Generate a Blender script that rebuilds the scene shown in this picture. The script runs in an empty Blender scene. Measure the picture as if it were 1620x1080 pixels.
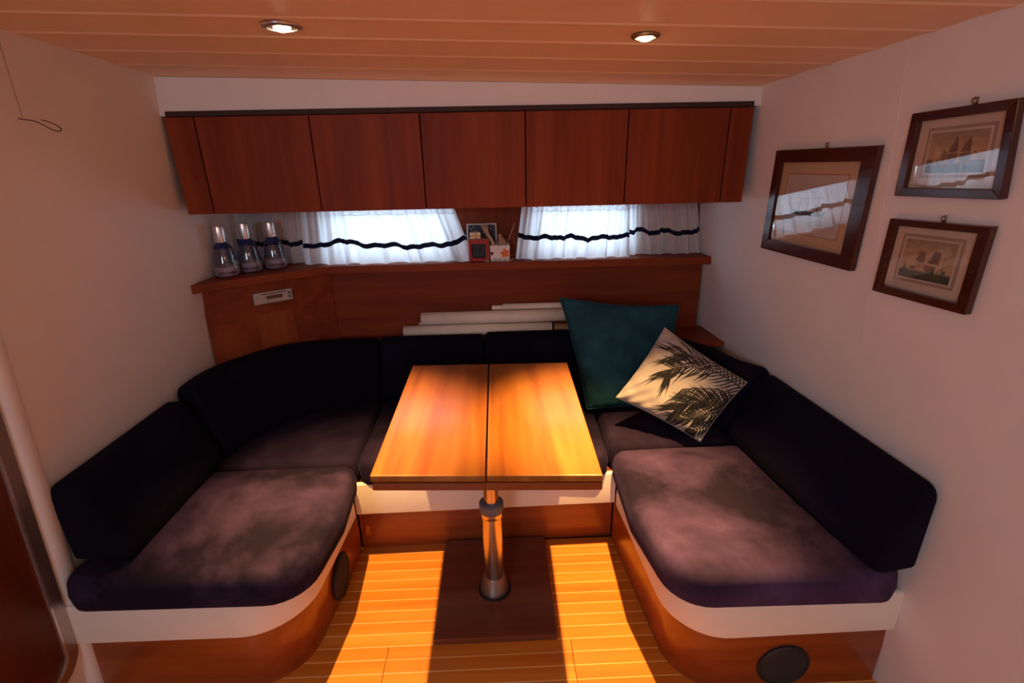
import bpy, math, random
import numpy as np
from mathutils import Vector, Matrix
random.seed(7); rng = np.random.RandomState(7)
SC = bpy.context.scene
COL = SC.collection
V = Vector

# ------------------------------------------------------------------ camera
cam_d = bpy.data.cameras.new('camera'); cam = bpy.data.objects.new('camera', cam_d); COL.objects.link(cam)
cam_d.sensor_width = 36; cam_d.lens = 787.9 / 1620 * 36; cam_d.clip_start = 0.02
_r = V((0.9992379, -0.03411247, -0.01897281)); _u = V((0.02965517, 0.34738794, 0.93725247)); _f = V((0.02538107, 0.93710083, -0.3481348))
cam.matrix_world = Matrix(((_r.x, _u.x, -_f.x, 0), (_r.y, _u.y, -_f.y, 0), (_r.z, _u.z, -_f.z, 1.55), (0, 0, 0, 1)))
SC.camera = cam

# ------------------------------------------------------------------ light and exposure
SC.view_settings.view_transform = 'Standard'; SC.view_settings.look = 'None'
SC.view_settings.gamma = 1; SC.view_settings.use_curve_mapping = False
SC.view_settings.exposure = 0.0
W = bpy.data.worlds.new('world'); SC.world = W; W.use_nodes = True
bg = W.node_tree.nodes['Background']; bg.inputs[0].default_value = (0.62, 0.80, 1.0, 1); bg.inputs[1].default_value = 6.5
WARM = (1.0, 0.56, 0.20)
LAMP_POWER = 330
def area(name, loc, rot, sx, sy, power, col):
    l = bpy.data.lights.new(name, 'AREA'); l.shape = 'RECTANGLE'; l.size = sx; l.size_y = sy; l.energy = power; l.color = col
    o = bpy.data.objects.new(name, l); COL.objects.link(o); o.location = loc; o.rotation_euler = rot; return o
# daylight coming down the open companionway behind the photographer, to the left
area('companionway_daylight', (-0.95, -1.7, 1.75), (math.radians(60), 0, math.radians(-30)), 0.7, 0.6, 20.0, (0.72, 0.80, 1.0))
# warm lighting of the cabin behind the photographer
area('aft_cabin_lamps', (0.55, -0.7, 1.85), (math.radians(28), 0, math.radians(14)), 0.8, 0.6, 7.5, (1.0, 0.58, 0.33))

# ------------------------------------------------------------------ materials
def nt(name):
    m = bpy.data.materials.new(name); m.use_nodes = True
    n = m.node_tree; b = n.nodes['Principled BSDF']; return m, n, b
def coords(n, scale=(1, 1, 1), rand=True):
    tc = n.nodes.new('ShaderNodeTexCoord'); mp = n.nodes.new('ShaderNodeMapping')
    mp.inputs['Scale'].default_value = scale
    if rand:
        oi = n.nodes.new('ShaderNodeObjectInfo'); mu = n.nodes.new('ShaderNodeVectorMath'); mu.operation = 'SCALE'
        cx = n.nodes.new('ShaderNodeCombineXYZ')
        for i in range(3): n.links.new(oi.outputs['Random'], cx.inputs[i])
        mu.inputs['Scale'].default_value = 13.0; n.links.new(cx.outputs[0], mu.inputs[0])
        ad = n.nodes.new('ShaderNodeVectorMath'); n.links.new(tc.outputs['Object'], ad.inputs[0]); n.links.new(mu.outputs[0], ad.inputs[1])
        n.links.new(ad.outputs[0], mp.inputs[0])
    else: n.links.new(tc.outputs['Object'], mp.inputs[0])
    return mp.outputs[0]
def noise(n, vec, scale, detail=4, rough=0.55, dist=0.0):
    t = n.nodes.new('ShaderNodeTexNoise'); t.inputs['Scale'].default_value = scale; t.inputs['Detail'].default_value = detail
    t.inputs['Roughness'].default_value = rough; t.inputs['Distortion'].default_value = dist
    n.links.new(vec, t.inputs['Vector']); return t.outputs['Fac']
def ramp(n, fac, stops):
    r = n.nodes.new('ShaderNodeValToRGB'); e = r.color_ramp.elements
    while len(e) < len(stops): e.new(0.5)
    for i, (p, c) in enumerate(stops): e[i].position = p; e[i].color = (*c, 1) if len(c) == 3 else c
    n.links.new(fac, r.inputs[0]); return r.outputs[0]
def bump(n, b, h, strength, dist=0.002):
    bp = n.nodes.new('ShaderNodeBump'); bp.inputs['Strength'].default_value = strength; bp.inputs['Distance'].default_value = dist
    n.links.new(h, bp.inputs['Height']); n.links.new(bp.outputs[0], b.inputs['Normal'])
def plain(name, col, rough=0.5, metal=0.0, mottled=0.06, **kw):
    m, n, b = nt(name)
    f = noise(n, coords(n), 9, 3)
    lo = tuple(c * (1 - mottled) for c in col); hi = tuple(min(1, c * (1 + mottled)) for c in col)
    n.links.new(ramp(n, f, [(0.35, lo), (0.65, hi)]), b.inputs['Base Color'])
    b.inputs['Roughness'].default_value = rough; b.inputs['Metallic'].default_value = metal
    for k, v in kw.items(): b.inputs[k.replace('_', ' ')].default_value = v
    return m
def wood(name, dark, mid, light, axis='X', rough=0.35, coat=0.0, grain=1.0, knots=0.5, spec=0.5):
    m, n, b = nt(name)
    s = {'X': (1.2, 22, 22), 'Y': (22, 1.2, 22), 'Z': (22, 22, 1.2)}[axis]
    v = coords(n, tuple(q * grain for q in s))
    f1 = noise(n, v, 1.0, 5, 0.6, 0.6)
    s2 = {'X': (0.5, 5, 5), 'Y': (5, 0.5, 5), 'Z': (5, 5, 0.5)}[axis]
    f2 = noise(n, coords(n, s2), 1.3, 2, 0.5, 1.0)
    mx = n.nodes.new('ShaderNodeMath'); mx.operation = 'MULTIPLY_ADD'; mx.inputs[1].default_value = knots
    n.links.new(f2, mx.inputs[0]); 
    m2 = n.nodes.new('ShaderNodeMath'); m2.operation = 'MULTIPLY'; m2.inputs[1].default_value = 1 - knots
    n.links.new(f1, m2.inputs[0]); n.links.new(m2.outputs[0], mx.inputs[2])
    n.links.new(ramp(n, mx.outputs[0], [(0.33, dark), (0.5, mid), (0.67, light)]), b.inputs['Base Color'])
    b.inputs['Roughness'].default_value = rough; b.inputs['Specular IOR Level'].default_value = spec
    if coat: b.inputs['Coat Weight'].default_value = coat; b.inputs['Coat Roughness'].default_value = 0.12
    bump(n, b, f1, 0.06)
    return m
def velvet(name, base, nap, scale=3.2, sheen=0.3, tint=(0.5, 0.4, 0.8), lo=0.42, hi=0.70):
    """brushed pile: paler patches of turned nap, their sheen put into the base colour by noise"""
    m, n, b = nt(name)
    v = coords(n); f = noise(n, v, scale, 8, 0.62, 0.25)
    mid = tuple(a * 0.6 + c * 0.4 for a, c in zip(base, nap))
    n.links.new(ramp(n, f, [(lo, base), ((lo + hi) / 2, mid), (hi, nap)]), b.inputs['Base Color'])
    b.inputs['Sheen Weight'].default_value = sheen
    b.inputs['Sheen Tint'].default_value = (*tint, 1); b.inputs['Sheen Roughness'].default_value = 0.4
    b.inputs['Roughness'].default_value = 0.9; b.inputs['Specular IOR Level'].default_value = 0.1
    bump(n, b, noise(n, v, 260, 2), 0.3, 0.0015)
    return m
M = {}
M['vinyl'] = plain('wall_vinyl', (0.80, 0.76, 0.735), 0.7, mottled=0.015)
bump(M['vinyl'].node_tree, M['vinyl'].node_tree.nodes['Principled BSDF'], noise(M['vinyl'].node_tree, coords(M['vinyl'].node_tree, rand=False), 420, 2), 0.12)
M['ceil'] = plain('ceiling_vinyl', (0.90, 0.70, 0.50), 0.5, mottled=0.02)
M['cream'] = plain('cream_leatherette', (0.78, 0.73, 0.64), 0.45, mottled=0.02)
bump(M['cream'].node_tree, M['cream'].node_tree.nodes['Principled BSDF'], noise(M['cream'].node_tree, coords(M['cream'].node_tree, rand=False), 600, 2), 0.15, 0.001)
M['mahog'] = wood('mahogany_vertical', (0.13, 0.020, 0.006), (0.20, 0.034, 0.009), (0.27, 0.052, 0.013), 'Z', 0.5, spec=0.15)
M['mahogx'] = wood('mahogany_horizontal', (0.15, 0.024, 0.008), (0.22, 0.040, 0.011), (0.29, 0.060, 0.016), 'X', 0.5, spec=0.2)
M['plinth'] = wood('plinth_mahogany', (0.17, 0.030, 0.007), (0.25, 0.052, 0.011), (0.33, 0.078, 0.018), 'X', 0.3, 0.3)
M['ply'] = wood('base_plate_mahogany', (0.11, 0.028, 0.014), (0.15, 0.038, 0.018), (0.20, 0.052, 0.024), 'X', 0.35, 0.2)
M['doorw'] = wood('dark_door_mahogany', (0.06, 0.012, 0.004), (0.10, 0.020, 0.006), (0.14, 0.032, 0.009), 'Z', 0.4, spec=0.3)
M['dark'] = plain('cabinet_shadow_gap', (0.035, 0.012, 0.008), 0.7)
M['teak'] = wood('teak_floor', (0.46, 0.13, 0.014), (0.60, 0.185, 0.020), (0.66, 0.25, 0.035), 'X', 0.34, 0.1, spec=0.25)
M['holly'] = plain('holly_strip', (0.80, 0.42, 0.12), 0.4)
M['sub'] = plain('sub_floor', (0.06, 0.025, 0.012), 0.8)
M['top'] = wood('table_teak', (0.20, 0.045, 0.006), (0.32, 0.105, 0.014), (0.41, 0.160, 0.026), 'Y', 0.28, 0.4, 0.9, 0.35)
M['edge'] = wood('table_edge', (0.20, 0.04, 0.01), (0.26, 0.055, 0.013), (0.32, 0.075, 0.02), 'X', 0.3, 0.5)
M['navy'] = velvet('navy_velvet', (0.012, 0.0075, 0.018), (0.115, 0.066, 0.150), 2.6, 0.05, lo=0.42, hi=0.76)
M['navy_shaded'] = velvet('navy_velvet_shaded', (0.008, 0.005, 0.013), (0.034, 0.020, 0.048), 2.6, 0.05, lo=0.41, hi=0.70)  # darker copy of the seat velvet; dimmer light on these cushions painted in
M['navyb_shaded'] = velvet('navy_velvet_upright_shaded', (0.0035, 0.0028, 0.010), (0.008, 0.0055, 0.020), 2.2, 0.01)  # backrest copy of the same velvet, its lack of lamp light painted in darker
M['pipe'] = plain('dark_piping', (0.01, 0.01, 0.018), 0.6)
M['teal'] = velvet('teal_velvet', (0.014, 0.062, 0.082), (0.028, 0.112, 0.145), 7.0, 0.06, (0.3, 0.6, 0.8))
M['steel'] = plain('brushed_steel', (0.62, 0.60, 0.57), 0.24, 1.0)
M['alu'] = plain('satin_aluminium', (0.50, 0.48, 0.47), 0.42, 1.0)
M['grey'] = plain('grey_plastic', (0.13, 0.13, 0.14), 0.45)
M['cloth'] = plain('speaker_cloth', (0.022, 0.020, 0.020), 0.9)
M['black'] = plain('black_plastic', (0.012, 0.011, 0.011), 0.6)
M['frame'] = wood('frame_mahogany', (0.038, 0.007, 0.004), (0.058, 0.011, 0.005), (0.085, 0.018, 0.008), 'Y', 0.22, 0.25)
M['brass'] = plain('aged_brass', (0.36, 0.28, 0.16), 0.4, 1.0)
M['paper'] = plain('mat_paper', (0.74, 0.66, 0.55), 0.85)
M['roll'] = plain('chart_paper', (0.88, 0.80, 0.68), 0.8)
M['sand'] = plain('inner_paper', (0.45, 0.30, 0.18), 0.85)
M['white'] = plain('white_paint', (0.82, 0.82, 0.80), 0.5)
M['red'] = plain('red_card', (0.42, 0.025, 0.02), 0.55)
M['gold'] = plain('gold_ribbon', (0.75, 0.42, 0.05), 0.4)
M['kraft'] = plain('kraft_wood', (0.34, 0.17, 0.07), 0.6)
M['straw'] = plain('straw_reed', (0.62, 0.42, 0.26), 0.7)
M['orange'] = plain('orange_flower', (0.88, 0.17, 0.02), 0.5)
M['green'] = plain('leaf_green', (0.16, 0.20, 0.05), 0.6)
M['navyc'] = plain('navy_card', (0.012, 0.014, 0.035), 0.5)
M['cork'] = plain('dull_pink_clay', (0.48, 0.24, 0.17), 0.7)
M['stone'] = plain('white_pebble', (0.72, 0.66, 0.58), 0.6)
M['label'] = plain('pale_pink_label', (0.62, 0.42, 0.42), 0.6)
M['silver'] = plain('silver_cap', (0.80, 0.76, 0.74), 0.25, 0.85)
M['bluegl'] = plain('blue_glass_band', (0.02, 0.03, 0.12), 0.12)
def emis(name, col, s):
    m, n, b = nt(name); b.inputs['Base Color'].default_value = (0, 0, 0, 1)
    b.inputs['Emission Color'].default_value = (*col, 1); b.inputs['Emission Strength'].default_value = s; return m
M['bulb'] = emis('halogen_bulb', (1.0, 0.80, 0.52), 30)
M['face'] = plain('radio_face', (0.46, 0.42, 0.38), 0.4)
M['display'] = plain('radio_display', (0.03, 0.03, 0.035), 0.2)
def glassy(name, tint, gloss=1.0, rough=0.0):
    m = bpy.data.materials.new(name); m.use_nodes = True; n = m.node_tree; n.nodes.clear()
    out = n.nodes.new('ShaderNodeOutputMaterial'); tr = n.nodes.new('ShaderNodeBsdfTransparent'); tr.inputs[0].default_value = (*tint, 1)
    gl = n.nodes.new('ShaderNodeBsdfGlossy'); gl.inputs['Roughness'].default_value = rough
    fr = n.nodes.new('ShaderNodeFresnel'); fr.inputs[0].default_value = 1.5
    mu = n.nodes.new('ShaderNodeMath'); mu.operation = 'MULTIPLY'; mu.inputs[1].default_value = gloss; mu.use_clamp = True
    mx = n.nodes.new('ShaderNodeMixShader')
    ge = n.nodes.new('ShaderNodeNewGeometry'); iv = n.nodes.new('ShaderNodeMath'); iv.operation = 'SUBTRACT'; iv.inputs[0].default_value = 1.0; n.links.new(ge.outputs['Backfacing'], iv.inputs[1])
    ml = n.nodes.new('ShaderNodeMath'); ml.operation = 'MULTIPLY'; n.links.new(fr.outputs[0], ml.inputs[0]); n.links.new(iv.outputs[0], ml.inputs[1])
    n.links.new(ml.outputs[0], mu.inputs[0]); n.links.new(mu.outputs[0], mx.inputs[0]); n.links.new(tr.outputs[0], mx.inputs[1]); n.links.new(gl.outputs[0], mx.inputs[2])
    n.links.new(mx.outputs[0], out.inputs[0]); return m
M['pane'] = glassy('window_glass', (0.93, 0.96, 0.97))
M['pglass'] = glassy('picture_glass', (0.97, 0.97, 0.97), 3.2)
M['bottle'] = glassy('bottle_glass', (0.60, 0.62, 0.72), 2.5, 0.03)
def cloth(name, col, tr=0.5):
    m = bpy.data.materials.new(name); m.use_nodes = True; n = m.node_tree; n.nodes.clear()
    out = n.nodes.new('ShaderNodeOutputMaterial'); d = n.nodes.new('ShaderNodeBsdfDiffuse'); t = n.nodes.new('ShaderNodeBsdfTranslucent')
    f = noise(n, coords(n, (1, 1, 1)), 30, 3); c = ramp(n, f, [(0.3, tuple(x * 0.94 for x in col)), (0.7, col)])
    n.links.new(c, d.inputs[0]); n.links.new(c, t.inputs[0])
    mx = n.nodes.new('ShaderNodeMixShader'); mx.inputs[0].default_value = tr
    n.links.new(d.outputs[0], mx.inputs[1]); n.links.new(t.outputs[0], mx.inputs[2]); n.links.new(mx.outputs[0], out.inputs[0]); return m
M['curtain'] = cloth('white_cotton', (0.90, 0.88, 0.89), 0.5)
M['band'] = cloth('navy_ribbon', (0.014, 0.017, 0.04), 0.06)
def painted(name, rough=0.8):
    m, n, b = nt(name); a = n.nodes.new('ShaderNodeAttribute'); a.attribute_name = 'print'
    n.links.new(a.outputs['Color'], b.inputs['Base Color']); b.inputs['Roughness'].default_value = rough; return m
M['print'] = painted('printed_paper'); M['palm'] = painted('printed_cotton', 0.85)
bump(M['palm'].node_tree, M['palm'].node_tree.nodes['Principled BSDF'], noise(M['palm'].node_tree, coords(M['palm'].node_tree), 300, 2), 0.2, 0.001)

# ------------------------------------------------------------------ builders
def origin_of(p):
    o = V((0, 0, 0))
    while p is not None: o += V(p.location); p = p.parent
    return o
def link(name, me, mat, parent=None, smooth=False):
    o = bpy.data.objects.new(name, me); COL.objects.link(o)
    if mat: me.materials.append(mat)
    if smooth:
        me.polygons.foreach_set('use_smooth', [True] * len(me.polygons))
    if parent: o.parent = parent
    return o
def mesh(name, vs, fs, mat, parent=None, smooth=False, bev=0, seg=2, loc=None, auto=None):
    """vertices in world coordinates; the object origin is the parent's (or loc)"""
    off = origin_of(parent)
    if loc is not None: off = V(loc)
    me = bpy.data.meshes.new(name)
    me.from_pydata([tuple(V(v) - off) for v in vs], [], fs); me.update()
    o = link(name, me, mat, parent, smooth)
    if loc is not None: o.location = V(loc) - origin_of(parent)
    fixn(me)
    if auto is not None:
        me.polygons.foreach_set('use_smooth', [True] * len(me.polygons)); sharp(me, auto)
    if bev:
        b = o.modifiers.new('bevel', 'BEVEL'); b.width = bev; b.segments = seg; b.limit_method = 'ANGLE'; b.angle_limit = math.radians(35)
    return o
import bmesh
def fixn(me):
    bm = bmesh.new(); bm.from_mesh(me); bmesh.ops.recalc_face_normals(bm, faces=bm.faces); bm.to_mesh(me); bm.free()
def sharp(me, deg):
    bm = bmesh.new(); bm.from_mesh(me)
    for e in bm.edges:
        if len(e.link_faces) == 2 and e.calc_face_angle(0) > math.radians(deg): e.smooth = False
    bm.to_mesh(me); bm.free()
def props(o, label=None, cat=None, group=None, kind=None):
    if label: o['label'] = label
    if cat: o['category'] = cat
    if group: o['group'] = group
    if kind: o['kind'] = kind
    return o
def thing(name, label, cat, loc, group=None):
    o = bpy.data.objects.new(name, None); COL.objects.link(o); o.location = loc; o.empty_display_size = 0.05
    return props(o, label, cat, group)
def struct(name, loc=(0, 0, 0)):
    o = bpy.data.objects.new(name, None); COL.objects.link(o); o.location = loc; o['kind'] = 'structure'; return o
CUBE = [(0, 3, 2, 1), (4, 5, 6, 7), (0, 1, 5, 4), (1, 2, 6, 5), (2, 3, 7, 6), (3, 0, 4, 7)]
def box(name, x0, x1, y0, y1, z0, z1, mat, parent=None, bev=0.0015, **k):
    vs = [(x0, y0, z0), (x1, y0, z0), (x1, y1, z0), (x0, y1, z0), (x0, y0, z1), (x1, y0, z1), (x1, y1, z1), (x0, y1, z1)]
    return mesh(name, vs, CUBE, mat, parent, bev=bev, **k)
def hexa(name, p8, mat, parent=None, bev=0.0015, **k): return mesh(name, p8, CUBE, mat, parent, bev=bev, **k)
def prism(name, poly, z0, z1, mat, parent=None, bev=0.0015, **k):
    n = len(poly); vs = [(x, y, z0) for x, y in poly] + [(x, y, z1) for x, y in poly]
    fs = [tuple(range(n))[::-1], tuple(range(n, 2 * n))] + [(i, (i + 1) % n, n + (i + 1) % n, n + i) for i in range(n)]
    return mesh(name, vs, fs, mat, parent, bev=bev, **k)
def tube_geo(pts, r, seg=8, cap=True):
    pts = [V(p) for p in pts]; rs = r if isinstance(r, (list, tuple)) else [r] * len(pts)
    vs, fs = [], []; n = len(pts); up = None
    for i, p in enumerate(pts):
        d = (pts[min(i + 1, n - 1)] - pts[max(i - 1, 0)]).normalized()
        if up is None: up = V((0, 0, 1)) if abs(d.z) < 0.9 else V((1, 0, 0))
        a = (up - d * up.dot(d)).normalized(); up = a; b = d.cross(a)
        for k in range(seg):
            t = 2 * math.pi * k / seg; vs.append(p + (a * math.cos(t) + b * math.sin(t)) * rs[i])
    for i in range(n - 1):
        for k in range(seg):
            k2 = (k + 1) % seg; fs.append((i * seg + k, i * seg + k2, (i + 1) * seg + k2, (i + 1) * seg + k))
    if cap: fs.append(tuple(range(seg))[::-1]); fs.append(tuple(range((n - 1) * seg, n * seg)))
    return vs, fs
def tube(name, pts, r, mat, parent=None, seg=8, auto=50, **k):
    vs, fs = tube_geo(pts, r, seg); return mesh(name, vs, fs, mat, parent, auto=auto, **k)
def lathe(name, c, prof, mat, parent=None, seg=32, axis='Z', auto=40, closed=False, **k):
    vs, fs = [], []; c = V(c); n = len(prof)
    for r, h in prof:
        for s in range(seg):
            t = 2 * math.pi * s / seg; a, b = r * math.cos(t), r * math.sin(t)
            vs.append(c + (V((a, b, h)) if axis == 'Z' else V((a, h, b)) if axis == 'Y' else V((h, a, b))))
    for i in range(n if closed else n - 1):
        j = (i + 1) % n
        for s in range(seg):
            s2 = (s + 1) % seg; fs.append((i * seg + s, i * seg + s2, j * seg + s2, j * seg + s))
    if not closed:
        if prof[0][0] > 0.0: fs.append(tuple(range(seg))[::-1])
        if prof[-1][0] > 0.0: fs.append(tuple(range((n - 1) * seg, n * seg)))
    return mesh(name, vs, fs, mat, parent, auto=auto, **k)
def round_poly(pts, rad, seg=8, closed=True):
    out = []; n = len(pts)
    for i, p in enumerate(pts):
        r = rad[i] if isinstance(rad, (list, tuple)) else rad
        if r <= 0 or (not closed and i in (0, n - 1)): out.append(V(p[:2]) if len(p) > 2 else V(p)); continue
        p = V(p); a = V(pts[i - 1]) - p; b = V(pts[(i + 1) % n]) - p; la, lb = a.length, b.length; a.normalize(); b.normalize()
        ang = a.angle(b); t = min(r / math.tan(ang / 2), la * 0.49, lb * 0.49)
        A, B = p + a * t, p + b * t
        for k in range(seg + 1):
            s = k / seg
            if s == 0: q = A
            elif s == 1: q = B
            rr = t * math.tan(ang / 2); cen = p + (a + b).normalized() * (rr / math.sin(ang / 2))
            va, vb = A - cen, B - cen; th = va.angle(vb) if va.length > 1e-9 else 0
            if th < 1e-5: q = A.lerp(B, s)
            else: q = cen + (va * math.sin((1 - s) * th) + vb * math.sin(s * th)) / math.sin(th)
            out.append(q)
    return out
def resample(pts, step):
    out = []
    n = len(pts)
    for i in range(n):
        a, b = V(pts[i]), V(pts[(i + 1) % n]); L = (b - a).length; m = max(1, int(round(L / step)))
        for k in range(m): out.append(a.lerp(b, k / m))
    return out
def lownoise(x, y, s=1.0):
    return (math.sin(x * 9.1 * s + 1.3) * math.cos(y * 7.7 * s + 0.4) + 0.6 * math.sin(x * 17.3 * s + y * 13.1 * s + 2.0) + 0.4 * math.sin(y * 29 * s - x * 21 * s)) / 2.0
def cushion(name, poly, rad, z0, z1, mat, parent, edge=0.03, crown=0.012, wob=0.004):
    """upholstered slab: rounded plan outline, rounded upper and lower edge, slightly crowned top"""
    P = resample(round_poly(poly, rad, 7), 0.03); n = len(P)
    cen = V((sum(p.x for p in P) / n, sum(p.y for p in P) / n))
    area2 = sum(P[i].x * P[(i + 1) % n].y - P[(i + 1) % n].x * P[i].y for i in range(n)); sg = 1 if area2 > 0 else -1
    N = []
    for i in range(n):
        d = (P[(i + 1) % n] - P[i - 1]).normalized(); N.append(V((d.y, -d.x)) * sg)
    rings = []
    for k in range(0, 5):
        a = math.pi / 2 * k / 4; rings.append((edge * 0.6 * (1 - math.sin(a)), z0 + edge * 0.6 * (1 - math.cos(a)) if k else z0))
    rings.append((-0.004, (z0 + z1) / 2))
    for k in range(0, 6):
        a = math.pi / 2 * k / 5; rings.append((edge * (1 - math.cos(a)), z1 - edge + edge * math.sin(a)))
    vs, fs = [], []
    for ins, z in rings:
        for i in range(n):
            q = P[i] - N[i] * ins; vs.append((q.x, q.y, z + (wob * 0.5 * lownoise(q.x, q.y) if z > (z0 + z1) / 2 else 0)))
    R = len(rings); last = [P[i] - N[i] * edge for i in range(n)]
    for i in range(n):
        j = (i + 1) % n
        for r in range(R - 1): fs.append((r * n + i, r * n + j, (r + 1) * n + j, (r + 1) * n + i))
    # top skin: triangulated grid that swells gently towards the middle
    from mathutils.geometry import delaunay_2d_cdt
    def inside(p):
        c_ = False
        for i in range(n):
            a_, b_ = last[i], last[i - 1]
            if (a_.y > p.y) != (b_.y > p.y) and p.x < (b_.x - a_.x) * (p.y - a_.y) / (b_.y - a_.y) + a_.x: c_ = not c_
        return c_
    def dist(p): return min((p - q).length for q in last)
    x0, x1, y0, y1 = min(p.x for p in last), max(p.x for p in last), min(p.y for p in last), max(p.y for p in last)
    pts = list(last); ring0 = (R - 1) * n; g = 0.022
    for a_ in range(int((x1 - x0) / g) + 1):
        for b_ in range(int((y1 - y0) / g) + 1):
            p = V((x0 + g * (a_ + 0.5 * (b_ % 2)), y0 + g * b_))
            if inside(p) and dist(p) > g * 0.55: pts.append(p)
    oc, _, ofs, _, _, _ = delaunay_2d_cdt(pts, [], [list(range(n))], 1, 1e-6)
    idx = {}
    for k, q in enumerate(oc):
        if k < n: idx[k] = ring0 + k
        else:
            d_ = dist(q); h = crown * (1 - math.exp(-d_ / 0.07)); idx[k] = len(vs)
            vs.append((q.x, q.y, z1 + h + wob * 0.5 * lownoise(q.x, q.y) + wob * 0.5 * (1 - math.exp(-d_ / 0.05)) * lownoise(q.x, q.y, 1.7)))
    for f in ofs: fs.append(tuple(idx[k] for k in f))
    vs.append((cen.x, cen.y, z0)); bot = len(vs) - 1
    for i in range(n): fs.append(((i + 1) % n, i, bot))
    return mesh(name, vs, fs, mat, parent, smooth=True)
def catmull(pts, m):
    pts = [V(p) for p in pts]; out = []; n = len(pts)
    for i in range(n - 1):
        p0, p1, p2, p3 = pts[max(i - 1, 0)], pts[i], pts[i + 1], pts[min(i + 2, n - 1)]
        for k in range(m):
            t = k / m
            out.append(0.5 * ((2 * p1) + (p2 - p0) * t + (2 * p0 - 5 * p1 + 4 * p2 - p3) * t * t + (3 * p1 - p0 - 3 * p2 + p3) * t ** 3))
    out.append(pts[-1]); return out
def back_cushion(name, back, front, z0, z1, mat, parent, topf=0.5, r=0.035, m=8, endr=0.03, dz=None, dip=0.0):
    """upholstered backrest swept along a plan path: back[i] wall side, front[i] seat side; leaning front face"""
    B = catmull(back, m); F = catmull(front, m); n = len(B); z1s = [z1] * n if dz is None else [z1 + dz[0] + (dz[1] - dz[0]) * i / (n - 1) for i in range(n)]
    secs = []
    L = [0]
    for i in range(1, n): L.append(L[-1] + ((B[i] - B[i - 1]).length + (F[i] - F[i - 1]).length) / 2)
    # add extra end stations for rounded ends
    stations = []
    tot = L[-1]
    def at(s):
        s = max(0, min(tot, s))
        for i in range(1, n):
            if L[i] >= s - 1e-9:
                t = (s - L[i - 1]) / max(1e-9, L[i] - L[i - 1]); return B[i - 1].lerp(B[i], t), F[i - 1].lerp(F[i], t), z1s[i - 1] + (z1s[i] - z1s[i - 1]) * t
    for k in range(6):
        a = math.pi / 2 * k / 5; stations.append((endr * (1 - math.cos(a + 0) ) if False else endr * (1 - math.sin(math.pi / 2 - a)), endr * (1 - math.sin(a))))
    ss = [(s, ins) for s, ins in stations]
    mid = max(6, int(tot / 0.03)); ss += [(endr + (tot - 2 * endr) * k / mid, 0) for k in range(1, mid)]
    ss += [(tot - s, ins) for s, ins in reversed(stations)]
    vs, fs = [], []; cnt = None
    for s, ins in ss:
        b, f, zt = at(s); ax = (f - b); w0 = ax.length; ax.normalize(); w1 = w0 * topf
        H = zt - z0; zt += dip * lownoise(b.x * 0.7, b.y * 0.9)
        prof = round_poly([(0, z0), (w0, z0), (w0 + 0.004, z0 + 0.05), (w1, zt), (0, zt - 0.01)], [0.01, r * 0.7, 0.05, r, r * 0.8], 6)
        cx, cz = sum(p.x for p in prof) / len(prof), sum(p.y for p in prof) / len(prof)
        for p in prof:
            d = V((p.x - cx, p.y - cz)); l = d.length; d = d * ((l - ins) / l) if l > 1e-6 else d
            q = b + ax * (cx + d.x); vs.append((q.x, q.y, cz + d.y))
        cnt = len(prof)
    S = len(ss)
    for i in range(S - 1):
        for k in range(cnt):
            k2 = (k + 1) % cnt; fs.append((i * cnt + k, i * cnt + k2, (i + 1) * cnt + k2, (i + 1) * cnt + k))
    fs.append(tuple(range(cnt))[::-1]); fs.append(tuple(range((S - 1) * cnt, S * cnt)))
    return mesh(name, vs, fs, mat, parent, auto=60)
def band(name, path, rad, z0, z1, t, mat, parent, lean=0.0, r=0.006):
    """upright board following a plan path; thickness t to the left of the travel direction"""
    P = round_poly(path, rad, 12, closed=False); P = [V(p) for p in P]; n = len(P); vs, fs = [], []
    prof = round_poly([(0, z0), (t, z0), (t, z1), (0, z1)], [r, 0.002, r, r], 4); c = len(prof)
    for i in range(n):
        d = (P[min(i + 1, n - 1)] - P[max(i - 1, 0)]).normalized(); nr = V((-d.y, d.x))
        for q in prof: w = P[i] + nr * q.x; vs.append((w.x, w.y, q.y))
    for i in range(n - 1):
        for k in range(c):
            k2 = (k + 1) % c; fs.append((i * c + k, i * c + k2, (i + 1) * c + k2, (i + 1) * c + k))
    fs.append(tuple(range(c))[::-1]); fs.append(tuple(range((n - 1) * c, n * c)))
    return mesh(name, vs, fs, mat, parent, auto=35)

# room planes (the bulkheads lean outwards a little towards the floor)
def XR(y, z): return 0.91 + 0.073 * (2.2 - y) + 0.08 * (1.8 - z)
def XL(y, z): return -(1.115 + 0.02 * (2.2 - y) + 0.08 * (1.8 - z))
def ZC(x, y): return 1.824 - 0.0292 * (x + 1.12) + 0.045 * (1.885 - y)
Y0, Y1 = -2.3, 2.365

# ------------------------------------------------------------------ structure
def wall_side(name, F, out):
    vs = []
    for y in (Y0, Y1):
        for z in (-0.05, 2.3): vs += [(F(y, z), y, z), (F(y, z) + out, y, z)]
    return mesh(name, vs, [(0, 1, 3, 2), (4, 6, 7, 5), (0, 2, 6, 4), (1, 5, 7, 3), (0, 4, 5, 1), (2, 3, 7, 6)], M['vinyl'])
for nm, F, o_ in (('wall_left', XL, -0.04), ('wall_right', XR, 0.04)):
    props(wall_side(nm, F, o_), kind='structure')
props(box('wall_rear', -1.6, 1.6, Y0 - 0.04, Y0, -0.05, 2.3, M['vinyl']), kind='structure')
# faint vertical joint in the covering of the right bulkhead
mesh('wall_seam', [(XR(y, z) - 0.0006 * k, y, z) for k in (0, 1) for y, z in ((1.30, 0.9), (1.302, 0.9), (1.302, 1.78), (1.30, 1.78))], CUBE, M['vinyl'], bpy.data.objects['wall_right'])

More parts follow.
